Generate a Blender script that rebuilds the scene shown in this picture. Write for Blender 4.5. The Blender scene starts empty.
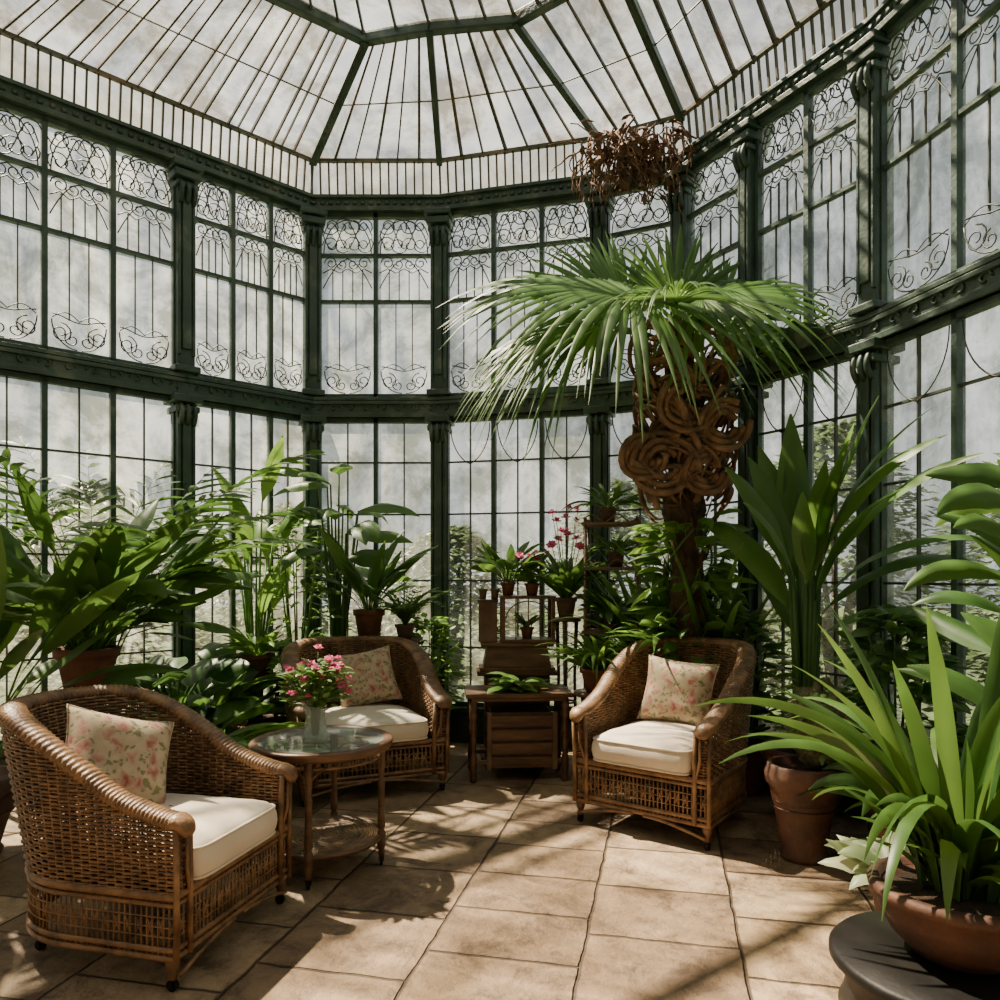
import bpy, math, random
from mathutils import Vector, Matrix
pi = math.pi
F = 750.0
col = bpy.context.scene.collection
def atx(px, Y): return (px-500)*Y/F
def atz(py, Y): return 1.5-(py-575)*Y/F

# ------------------------------------------------------------------ mesh builder
class MB:
    def __init__(s): s.v = []; s.f = []
    def add(s, vs, fs):
        o = len(s.v)
        s.v.extend([(v[0], v[1], v[2]) for v in vs])
        s.f.extend([tuple(i+o for i in f) for f in fs])
    def box(s, c, d, rz=0.0):
        cx, cy, cz = c; hx, hy, hz = d[0]/2, d[1]/2, d[2]/2
        ca, sa = math.cos(rz), math.sin(rz); vs = []
        for z in (-hz, hz):
            for x, y in ((-hx,-hy),(hx,-hy),(hx,hy),(-hx,hy)):
                vs.append((cx+x*ca-y*sa, cy+x*sa+y*ca, cz+z))
        s.add(vs, [(3,2,1,0),(4,5,6,7),(0,1,5,4),(1,2,6,5),(2,3,7,6),(3,0,4,7)])
    def beam(s, p0, p1, w, h, up=(0,0,1)):
        p0 = Vector(p0); p1 = Vector(p1); t = (p1-p0).normalized(); up = Vector(up)
        sd = t.cross(up)
        if sd.length < 1e-4: sd = t.cross(Vector((0,1,0)))
        sd.normalize(); u = sd.cross(t).normalized(); vs = []
        for p in (p0, p1):
            for a, b in ((-1,-1),(1,-1),(1,1),(-1,1)):
                vs.append(p+sd*(a*w/2)+u*(b*h/2))
        s.add(vs, [(0,1,2,3),(7,6,5,4),(0,4,5,1),(1,5,6,2),(2,6,7,3),(3,7,4,0)])
    def tube(s, pts, r, n=6, closed=False, up=None, ratio=1.0):
        pts = [Vector(p) for p in pts]; N = len(pts)
        if N < 2: return
        vs = []; prev = None
        for i in range(N):
            if closed: t = pts[(i+1) % N]-pts[i-1]
            else: t = pts[min(i+1, N-1)]-pts[max(i-1, 0)]
            if t.length < 1e-9: t = Vector((0,0,1))
            t.normalize()
            if up is not None:
                a = t.cross(Vector(up))
                if a.length < 1e-3: a = prev if prev else Vector((1,0,0))
                a = a.normalized()
            else:
                if prev is None:
                    a = t.cross(Vector((0,0,1)))
                    if a.length < .05: a = t.cross(Vector((0,1,0)))
                else:
                    a = prev-t*prev.dot(t)
                    if a.length < 1e-5: a = t.cross(Vector((.3,.5,.8)))
                a.normalize()
            prev = a; b = a.cross(t)
            rr = r[i] if isinstance(r, (list, tuple)) else r
            for k in range(n):
                an = 2*pi*k/n
                vs.append(pts[i]+a*(math.cos(an)*rr)+b*(math.sin(an)*rr*ratio))
        fs = []
        for i in range(N if closed else N-1):
            j = (i+1) % N
            for k in range(n):
                k2 = (k+1) % n
                fs.append((i*n+k, i*n+k2, j*n+k2, j*n+k))
        if not closed:
            fs.append(tuple(range(n-1, -1, -1))); fs.append(tuple((N-1)*n+k for k in range(n)))
        s.add(vs, fs)
    def lathe(s, prof, c=(0,0,0), n=24, cap=True):
        vs = []; fs = []
        for r, z in prof:
            for k in range(n):
                a = 2*pi*k/n; vs.append((c[0]+r*math.cos(a), c[1]+r*math.sin(a), c[2]+z))
        for i in range(len(prof)-1):
            for k in range(n):
                k2 = (k+1) % n; fs.append((i*n+k, i*n+k2, (i+1)*n+k2, (i+1)*n+k))
        if cap:
            fs.append(tuple(range(n-1, -1, -1))); fs.append(tuple((len(prof)-1)*n+k for k in range(n)))
        s.add(vs, fs)
    def quad(s, a, b, c, d): s.add([a,b,c,d], [(0,1,2,3)])
    def ball(s, c, r, n=8, m=6, sz=1.0):
        s.lathe([(max(r*math.sin(pi*i/m), 1e-4), -r*sz*math.cos(pi*i/m)) for i in range(m+1)], c, n, False)
    def build(s, name, m, parent=None, smooth=False, bevel=0.0):
        me = bpy.data.meshes.new(name); me.from_pydata(s.v, [], s.f); me.update()
        if smooth: me.polygons.foreach_set('use_smooth', [True]*len(me.polygons))
        if m: me.materials.append(m)
        o = bpy.data.objects.new(name, me); col.objects.link(o)
        if parent: o.parent = parent
        if bevel:
            b = o.modifiers.new('bevel', 'BEVEL'); b.width = bevel; b.segments = 2; b.limit_method = 'ANGLE'
        return o

def tag(o, label=None, cat=None, group=None, kind=None):
    if label: o['label'] = label
    if cat: o['category'] = cat
    if group: o['group'] = group
    if kind: o['kind'] = kind
    return o
def empty(name, loc=(0,0,0), rz=0.0, label=None, cat=None, group=None, kind=None):
    o = bpy.data.objects.new(name, None); col.objects.link(o)
    o.location = loc; o.rotation_euler = (0,0,rz); o.empty_display_size = .1
    return tag(o, label, cat, group, kind)
def kids(o): return [c for c in bpy.data.objects if c.parent == o]
def copy_tree(o, parent=None):
    c = o.copy(); col.objects.link(c); c.parent = parent
    for ch in kids(o): copy_tree(ch, c)
    return c

# ------------------------------------------------------------------ materials
def newmat(name):
    m = bpy.data.materials.new(name); m.use_nodes = True
    nt = m.node_tree; nt.nodes.clear()
    return m, nt, nt.nodes.new('ShaderNodeOutputMaterial')
def nd(nt, t, **kw):
    n = nt.nodes.new(t)
    for k, v in kw.items(): setattr(n, k, v)
    return n
def ramp(nt, stops):
    r = nt.nodes.new('ShaderNodeValToRGB'); e = r.color_ramp.elements
    while len(e) < len(stops): e.new(.5)
    for i, (p, c) in enumerate(stops):
        e[i].position = p; e[i].color = (c[0], c[1], c[2], 1) if not isinstance(c, (int, float)) else (c, c, c, 1)
    return r
def mat(name, c1, c2, scale=8, rough=.6, bump=0.0, metal=0.0, bscale=None, stretch=None, spec=.5, c3=None):
    m, nt, out = newmat(name); L = nt.links
    tc = nd(nt, 'ShaderNodeTexCoord'); mp = nd(nt, 'ShaderNodeMapping')
    if stretch: mp.inputs['Scale'].default_value = stretch
    L.new(tc.outputs['Object'], mp.inputs[0])
    n = nd(nt, 'ShaderNodeTexNoise'); n.inputs['Scale'].default_value = scale; n.inputs['Detail'].default_value = 6
    L.new(mp.outputs[0], n.inputs['Vector'])
    r = ramp(nt, [(.32, c1), (.68, c2)] if c3 is None else [(.32, c1), (.58, c2), (.66, c3)]); L.new(n.outputs['Fac'], r.inputs[0])
    b = nd(nt, 'ShaderNodeBsdfPrincipled'); L.new(r.outputs[0], b.inputs['Base Color'])
    b.inputs['Roughness'].default_value = rough; b.inputs['Metallic'].default_value = metal
    b.inputs['Specular IOR Level'].default_value = spec
    if bump:
        n2 = nd(nt, 'ShaderNodeTexNoise'); n2.inputs['Scale'].default_value = bscale or scale*4; n2.inputs['Detail'].default_value = 4
        L.new(mp.outputs[0], n2.inputs['Vector'])
        bp = nd(nt, 'ShaderNodeBump'); bp.inputs['Strength'].default_value = bump; bp.inputs['Distance'].default_value = .02
        L.new(n2.outputs['Fac'], bp.inputs['Height']); L.new(bp.outputs[0], b.inputs['Normal'])
    L.new(b.outputs[0], out.inputs[0]); return m
def leafmat(name, c1, c2, tr=.3, rough=.42):
    m, nt, out = newmat(name); L = nt.links
    g = nd(nt, 'ShaderNodeNewGeometry'); r = ramp(nt, [(0, c1), (1, c2)])
    tc = nd(nt, 'ShaderNodeTexCoord'); n = nd(nt, 'ShaderNodeTexNoise'); n.inputs['Scale'].default_value = 7; n.inputs['Detail'].default_value = 4
    L.new(tc.outputs['Object'], n.inputs['Vector'])
    mx = nd(nt, 'ShaderNodeMath', operation='MULTIPLY_ADD'); mx.inputs[1].default_value = .55
    m2 = nd(nt, 'ShaderNodeMath', operation='MULTIPLY'); m2.inputs[1].default_value = .45
    L.new(n.outputs['Fac'], m2.inputs[0]); L.new(g.outputs['Random Per Island'], mx.inputs[0]); L.new(m2.outputs[0], mx.inputs[2])
    L.new(mx.outputs[0], r.inputs[0])
    b = nd(nt, 'ShaderNodeBsdfPrincipled'); L.new(r.outputs[0], b.inputs['Base Color']); b.inputs['Roughness'].default_value = rough
    t = nd(nt, 'ShaderNodeBsdfTranslucent')
    hs = nd(nt, 'ShaderNodeHueSaturation'); hs.inputs['Hue'].default_value = .48; hs.inputs['Value'].default_value = 1.8
    L.new(r.outputs[0], hs.inputs['Color']); L.new(hs.outputs[0], t.inputs[0])
    s = nd(nt, 'ShaderNodeMixShader'); s.inputs[0].default_value = tr
    L.new(b.outputs[0], s.inputs[1]); L.new(t.outputs[0], s.inputs[2]); L.new(s.outputs[0], out.inputs[0]); return m
def panemat(name, lo, hi, tcol, tdark, dcol, dirt, scale=1.7, zs=.45, det=8):
    # thin weathered glass: clear where transparent, milky where soiled, grime dims both
    m, nt, out = newmat(name); L = nt.links
    tc = nd(nt, 'ShaderNodeTexCoord'); mp = nd(nt, 'ShaderNodeMapping'); mp.inputs['Scale'].default_value = (1,1,zs)
    L.new(tc.outputs['Object'], mp.inputs[0])
    n = nd(nt, 'ShaderNodeTexNoise'); n.inputs['Scale'].default_value = scale; n.inputs['Detail'].default_value = det; n.inputs['Distortion'].default_value = .5
    n.inputs['Roughness'].default_value = .62
    L.new(mp.outputs[0], n.inputs['Vector'])
    r = ramp(nt, [(.38, lo), (.62, hi)]); L.new(n.outputs['Fac'], r.inputs[0])
    n2 = nd(nt, 'ShaderNodeTexNoise'); n2.inputs['Scale'].default_value = scale*.8; n2.inputs['Detail'].default_value = 10; n2.inputs['Roughness'].default_value = .72; n2.inputs['Distortion'].default_value = .4
    L.new(tc.outputs['Object'], n2.inputs['Vector'])
    r2 = ramp(nt, [(.42, dirt), (.58, dcol)]); L.new(n2.outputs['Fac'], r2.inputs[0])
    r3 = ramp(nt, [(.40, tdark), (.56, tcol)]); L.new(n2.outputs['Fac'], r3.inputs[0])
    tp = nd(nt, 'ShaderNodeBsdfTransparent'); L.new(r3.outputs[0], tp.inputs[0])
    tl = nd(nt, 'ShaderNodeBsdfTranslucent'); L.new(r2.outputs[0], tl.inputs[0])
    s = nd(nt, 'ShaderNodeMixShader'); L.new(r.outputs[0], s.inputs[0]); L.new(tp.outputs[0], s.inputs[1]); L.new(tl.outputs[0], s.inputs[2])
    gl = nd(nt, 'ShaderNodeBsdfGlossy'); gl.inputs['Roughness'].default_value = .12
    s2 = nd(nt, 'ShaderNodeMixShader'); s2.inputs[0].default_value = .05
    L.new(s.outputs[0], s2.inputs[1]); L.new(gl.outputs[0], s2.inputs[2]); L.new(s2.outputs[0], out.inputs[0]); return m

M = {}
M['iron'] = mat('painted_iron', (.022,.050,.036), (.046,.088,.063), 5, .48, .25, bscale=30, c3=(.10,.135,.10))
M['ironwork'] = mat('thin_ironwork', (.028,.042,.030), (.08,.085,.062), 9, .5)
M['rafter'] = mat('weathered_rafter', (.035,.05,.036), (.10,.095,.062), 3, .6, c3=(.19,.13,.075))
M['wicker'] = mat('wicker', (.10,.052,.023), (.30,.168,.078), 14, .42, .2, bscale=90)
M['wickerdark'] = mat('wicker_dark', (.03,.014,.007), (.07,.032,.015), 14, .5)
M['wood'] = mat('old_wood', (.055,.028,.014), (.17,.088,.042), 4, .42, .25, stretch=(1,1,5))
M['woodlight'] = mat('worn_wood', (.09,.052,.028), (.23,.14,.078), 5, .6, .3)
M['cream'] = mat('cream_fabric', (.64,.56,.45), (.75,.68,.56), 3, .9, .15, bscale=160)
M['terra'] = mat('terracotta', (.10,.038,.022), (.24,.10,.058), 6, .75, .3)
M['terraold'] = mat('old_terracotta', (.075,.040,.028), (.17,.105,.075), 5, .85, .4)
M['terradark'] = mat('aged_dark_terracotta', (.048,.024,.016), (.14,.062,.038), 4, .65, .35, c3=(.17,.115,.085))
M['soil'] = mat('soil', (.018,.011,.007), (.06,.035,.02), 30, .95, .8)
M['black'] = mat('black_lacquer', (.005,.005,.005), (.012,.011,.010), 6, .5, .1, spec=.2)
M['bark'] = mat('fibrous_bark', (.035,.022,.012), (.13,.078,.04), 12, .85, .8)
M['root'] = mat('dry_root', (.085,.046,.024), (.28,.165,.09), 10, .8, .5)
M['moss'] = mat('moss', (.05,.055,.02), (.20,.19,.09), 22, .95, .8)
M['plaster'] = mat('plaster', (.20,.20,.18), (.30,.29,.26), 3, .9, .2)
M['lawn'] = mat('lawn', (.04,.07,.02), (.10,.14,.05), 4, .95)
M['pinkflower'] = leafmat('pink_petal', (.50,.05,.15), (.80,.28,.38), .25, .6)
M['stem'] = mat('green_stem', (.05,.11,.02), (.11,.20,.05), 8, .5)
M['leaf_dark'] = leafmat('leaf_dark', (.018,.062,.014), (.055,.14,.030), .28)
M['leaf_mid'] = leafmat('leaf_mid', (.024,.080,.014), (.095,.205,.038), .34)
M['leaf_bright'] = leafmat('leaf_bright', (.05,.135,.020), (.16,.31,.056), .38)
M['leaf_palm'] = leafmat('leaf_palm', (.034,.105,.018), (.12,.255,.050), .40)
M['leaf_pale'] = leafmat('leaf_pale', (.14,.24,.09), (.48,.52,.36), .3)
M['leaf_far'] = leafmat('leaf_far', (.035,.07,.025), (.10,.16,.05), .3)
M['pane'] = panemat('window_pane', .08, .72, (.98,.99,.98), (.48,.52,.51), (.52,.56,.54), (.20,.215,.19), 2.8, .3)
M['panelow'] = panemat('lower_window_pane', .08, .60, (.97,.98,.95), (.44,.47,.41), (.52,.54,.48), (.20,.21,.155), 2.4, .25)
M['roofpane'] = panemat('roof_pane', .03, .40, (.99,.99,.98), (.54,.52,.46), (.34,.355,.34), (.12,.105,.075), 2.4, 1.0)
M['friezepane'] = panemat('frieze_pane', .15, .5, (.98,.98,.96), (.75,.74,.68), (.44,.45,.41), (.26,.25,.2), 2.4, 1.0)
def glassmat():
    m, nt, out = newmat('clear_glass'); b = nd(nt, 'ShaderNodeBsdfPrincipled')
    b.inputs['Transmission Weight'].default_value = .45; b.inputs['Roughness'].default_value = .03; b.inputs['Base Color'].default_value = (.85,.93,.9,1)
    t = nd(nt, 'ShaderNodeBsdfTransparent'); t.inputs[0].default_value = (.90,.95,.93,1)
    s = nd(nt, 'ShaderNodeMixShader'); s.inputs[0].default_value = .28
    nt.links.new(t.outputs[0], s.inputs[1]); nt.links.new(b.outputs[0], s.inputs[2]); nt.links.new(s.outputs[0], out.inputs[0]); return m
M['glass'] = glassmat()
def floralmat():
    m, nt, out = newmat('floral_fabric'); L = nt.links
    tc = nd(nt, 'ShaderNodeTexCoord'); n = nd(nt, 'ShaderNodeTexNoise'); n.inputs['Scale'].default_value = 20; n.inputs['Detail'].default_value = 5
    L.new(tc.outputs['Object'], n.inputs['Vector'])
    ad = nd(nt, 'ShaderNodeMixRGB'); ad.inputs[0].default_value = .09; L.new(tc.outputs['Object'], ad.inputs[1]); L.new(n.outputs['Color'], ad.inputs[2])
    v = nd(nt, 'ShaderNodeTexVoronoi'); v.inputs['Scale'].default_value = 15; L.new(ad.outputs[0], v.inputs['Vector'])
    v2 = nd(nt, 'ShaderNodeTexVoronoi'); v2.inputs['Scale'].default_value = 30; L.new(ad.outputs[0], v2.inputs['Vector'])
    base = ramp(nt, [(.3, (.42,.34,.22)), (.7, (.54,.45,.31))]); L.new(n.outputs['Fac'], base.inputs[0])
    g = ramp(nt, [(.32, 1.0), (.46, 0.0)]); L.new(v2.outputs['Distance'], g.inputs[0])
    m1 = nd(nt, 'ShaderNodeMixRGB'); m1.inputs[2].default_value = (.20,.20,.10,1); L.new(g.outputs[0], m1.inputs[0]); L.new(base.outputs[0], m1.inputs[1])
    r = ramp(nt, [(.0, 1.0), (.38, .8), (.48, 0.0)]); L.new(v.outputs['Distance'], r.inputs[0])
    pk = ramp(nt, [(.05, (.26,.07,.06)), (.20, (.40,.17,.13)), (.42, (.52,.35,.27))]); L.new(v.outputs['Distance'], pk.inputs[0])
    m2 = nd(nt, 'ShaderNodeMixRGB'); L.new(r.outputs[0], m2.inputs[0]); L.new(m1.outputs[0], m2.inputs[1]); L.new(pk.outputs[0], m2.inputs[2])
    b = nd(nt, 'ShaderNodeBsdfPrincipled'); b.inputs['Roughness'].default_value = .9; L.new(m2.outputs[0], b.inputs['Base Color']); L.new(b.outputs[0], out.inputs[0]); return m
M['floral'] = floralmat()
def floormat():
    m, nt, out = newmat('sandstone_tiles'); L = nt.links
    tc = nd(nt, 'ShaderNodeTexCoord')
    br = nd(nt, 'ShaderNodeTexBrick'); br.offset = .42; br.offset_frequency = 2; br.squash = .8; br.squash_frequency = 3
    for k, v in (('Scale', 1.0), ('Mortar Size', .009), ('Mortar Smooth', .7), ('Bias', 0.0), ('Brick Width', .50), ('Row Height', .60)): br.inputs[k].default_value = v
    br.inputs['Color1'].default_value = (.22,.152,.094,1); br.inputs['Color2'].default_value = (.46,.345,.225,1); br.inputs['Mortar'].default_value = (.095,.065,.042,1)
    n0 = nd(nt, 'ShaderNodeTexNoise'); n0.inputs['Scale'].default_value = 7; n0.inputs['Detail'].default_value = 7; L.new(tc.outputs['Object'], n0.inputs['Vector'])
    ad = nd(nt, 'ShaderNodeMixRGB'); ad.inputs[0].default_value = .024; L.new(tc.outputs['Object'], ad.inputs[1]); L.new(n0.outputs['Color'], ad.inputs[2])
    L.new(ad.outputs[0], br.inputs['Vector'])
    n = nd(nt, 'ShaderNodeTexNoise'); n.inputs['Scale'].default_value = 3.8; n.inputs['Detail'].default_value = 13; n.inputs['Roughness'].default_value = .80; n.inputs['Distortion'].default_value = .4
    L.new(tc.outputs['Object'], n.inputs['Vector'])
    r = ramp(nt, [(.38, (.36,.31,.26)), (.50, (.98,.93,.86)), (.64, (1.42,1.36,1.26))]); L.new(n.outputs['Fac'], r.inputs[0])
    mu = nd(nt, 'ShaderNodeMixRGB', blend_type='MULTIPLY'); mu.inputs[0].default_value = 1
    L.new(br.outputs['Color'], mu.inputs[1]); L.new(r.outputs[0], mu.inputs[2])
    b = nd(nt, 'ShaderNodeBsdfPrincipled'); L.new(mu.outputs[0], b.inputs['Base Color'])
    rr = ramp(nt, [(.3, .42), (.7, .72)]); L.new(n.outputs['Fac'], rr.inputs[0]); L.new(rr.outputs[0], b.inputs['Roughness'])
    sb = nd(nt, 'ShaderNodeMath', operation='MULTIPLY_ADD'); sb.inputs[1].default_value = -1.0
    n3 = nd(nt, 'ShaderNodeTexNoise'); n3.inputs['Scale'].default_value = 7; n3.inputs['Detail'].default_value = 11; n3.inputs['Roughness'].default_value = .68; L.new(tc.outputs['Object'], n3.inputs['Vector'])
    L.new(br.outputs['Fac'], sb.inputs[0]); L.new(n3.outputs['Fac'], sb.inputs[2])
    bp = nd(nt, 'ShaderNodeBump'); bp.inputs['Strength'].default_value = .9; bp.inputs['Distance'].default_value = .035
    L.new(sb.outputs[0], bp.inputs['Height']); L.new(bp.outputs[0], b.inputs['Normal'])
    L.new(b.outputs[0], out.inputs[0]); return m
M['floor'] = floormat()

# ------------------------------------------------------------------ shell plan
A = (-1.71, 6.82); dl = (-.734, -.679)
def LW(s): return (A[0]+dl[0]*s, A[1]+dl[1]*s)
PL = [LW(7.0), LW(5.05), LW(3.1), LW(1.15), A, (-.545, 6.82), (.86, 6.46), (1.5, 6.15), (1.85, 5.51), (2.33, 4.65), (2.62, 3.45), (2.8, 1.4), (2.85, -.4)]
ZM0, ZM1, ZT0, ZT1, ZR = 2.92, 3.10, 4.78, 4.92, 5.26
PLINTH = .30

fo_o = Vector((0.247, 2.65, 0)); ang = math.atan2(.977, .215)
fverts = [(-8,-2.2),(3.3,-2.2),(3.3,7.2),(-8,7.2)]
inv = Matrix.Rotation(-ang, 3, 'Z')
mb = MB(); top = [inv @ (Vector((x, y, 0))-fo_o) for x, y in fverts]
mb.add([(p.x, p.y, 0) for p in top]+[(p.x, p.y, -.12) for p in top], [(0,1,2,3),(7,6,5,4),(0,4,5,1),(1,5,6,2),(2,6,7,3),(3,7,4,0)])
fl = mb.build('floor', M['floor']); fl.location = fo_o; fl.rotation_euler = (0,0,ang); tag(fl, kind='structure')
mb = MB(); mb.box((0, 8, -.22), (60, 60, .15)); tag(mb.build('lawn', M['lawn']), 'mown grass outside the glasshouse', 'grass', kind='stuff')

class Seg:
    def __init__(s, p0, p1):
        s.o = Vector((p0[0], p0[1], 0)); d = Vector((p1[0]-p0[0], p1[1]-p0[1], 0)); s.L = d.length; s.u = d.normalized()
        s.n = Vector((s.u.y, -s.u.x, 0))
    def p(s, u, z, d=0.0): return s.o+s.u*u+s.n*d+Vector((0,0,z))

tn = [0]
def trimname():
    tn[0] += 1; return 'trim_%d' % tn[0]
for i, (x, y) in enumerate(PL):
    a = Seg(PL[max(i-1,0)], PL[max(i,1)]); b = Seg(PL[min(i, len(PL)-2)], PL[min(i+1, len(PL)-1)])
    n = (a.n+b.n).normalized(); rz = math.atan2(n.y, n.x)-pi/2
    w = .14 if i != 8 else .10
    root = empty(trimname(), (x, y, 0), rz, kind='structure')
    mb = MB(); mb.box((0,0,ZT1/2), (w, .15, ZT1))
    mb.box((0,.085,1.6), (w*.5, .03, 2.4)); mb.box((0,.085,3.95), (w*.5, .03, 1.3))
    for sx in (-1, 1):
        mb.tube([(sx*w*.40,.08,.45),(sx*w*.40,.08,2.75)], .016, 8); mb.tube([(sx*w*.40,.08,3.25),(sx*w*.40,.08,4.6)], .016, 8)
    mb.build('post', M['iron'], root, bevel=.006)
    mb = MB()
    for z, ww, hh in ((.14, .07, .28), (.31, .04, .06), (2.82, .05, .05), (2.9, .09, .06), (3.14, .06, .05), (4.60, .04, .04), (4.68, .07, .06), (4.75, .10, .05)):
        mb.box((0,.01,z), (w+ww, .17+ww, hh))
    mb.build('moulding', M['iron'], root, bevel=.008)
    mb = MB()
    for sx in (-1, 0, 1):
        for zz in (2.86, 4.62):
            pts = [(sx*w*.38, .09+.045*math.sin(t*pi*.9), zz-.16+.16*t) for t in [k/6 for k in range(7)]]
            mb.tube(pts, [.022-.001*k for k in range(7)], 6)
    mb.build('capital', M['iron'], root, True)

for side, idx in (('left', range(0,4)), ('back', range(4,7)), ('right', range(7,12))):
    mb = MB()
    for i in idx:
        s = Seg(PL[i], PL[i+1])
        mb.beam(s.p(0, PLINTH/2), s.p(s.L, PLINTH/2), .12, PLINTH)
        mb.beam(s.p(0, PLINTH, .02), s.p(s.L, PLINTH, .02), .16, .04)
        k = int(s.L/.4)
        for j in range(k):
            c = (j+.5)*s.L/k; h = s.L/k*.38
            for z in (.07, .23): mb.beam(s.p(c-h, z, .065), s.p(c+h, z, .065), .02, .015)
            for q in (-h, h): mb.beam(s.p(c+q, .07, .065), s.p(c+q, .23, .065), .02, .015)
    tag(mb.build('wall_'+side, M['iron'], bevel=.004), kind='structure')
    for (z0, z1, orn) in ((ZM0, ZM1, True), (ZT0, ZT1, False)):
        root = empty(trimname(), (PL[idx[0]][0], PL[idx[0]][1], 0), kind='structure'); off = root.location
        mb = MB(); mo = MB()
        for i in idx:
            s = Seg(PL[i], PL[i+1]); s.o = s.o-off
            zc = (z0+z1)/2; h = z1-z0
            mb.beam(s.p(0, zc), s.p(s.L, zc), .13, h)
            mb.beam(s.p(-.02, z1-.015, .04), s.p(s.L+.02, z1-.015, .04), .10, .03)
            if orn: mb.beam(s.p(-.02, z1-.05, .04), s.p(s.L+.02, z1-.05, .04), .10, .03)
            mb.beam(s.p(0, z0+.02, .03), s.p(s.L, z0+.02, .03), .10, .04)
            k = max(2, int(s.L/.14)); st = s.L/k
            for j in range(k):
                if orn:
                    pts = []
                    for q in range(13):
                        t = q/12*1.6*pi; r = .045*(1-q/16)
                        pts.append(s.p((j+.5)*st+r*math.cos(t)*(1 if j%2 else -1), zc-.005+r*math.sin(t), .072))
                    mo.tube(pts, .008, 5)
                else:
                    mo.box(s.p((j+.25)*st, z0+.07, .07), (.035,.02,.03), math.atan2(s.u.y, s.u.x)); mo.box(s.p((j+.75)*st, z0+.07, .07), (.035,.02,.03), math.atan2(s.u.y, s.u.x))
        mb.build('rail', M['iron'], root, bevel=.004); mo.build('relief', M['iron'], root, True)
        if not orn:
            fr = MB(); bk = MB(); tp_ = MB()
            for i in idx:
                s = Seg(PL[i], PL[i+1]); s.o = s.o-off
                tp_.beam(s.p(0, ZR-.01, .03), s.p(s.L, ZR-.01, .03), .04, .025)
                k = int(s.L/.075)
                for j in range(k+1): fr.beam(s.p(j*s.L/k, ZT1, -.02), s.p(j*s.L/k, ZR, .02), .014, .02, s.n)
                bk.quad(s.p(0, ZT1, -.04), s.p(s.L, ZT1, -.04), s.p(s.L, ZR, .0), s.p(0, ZR, .0))
            fr.build('frieze_bars', M['rafter'], root); tp_.build('frieze_rail', M['rafter'], root); bk.build('frieze_glass', M['friezepane'], root)

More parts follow.
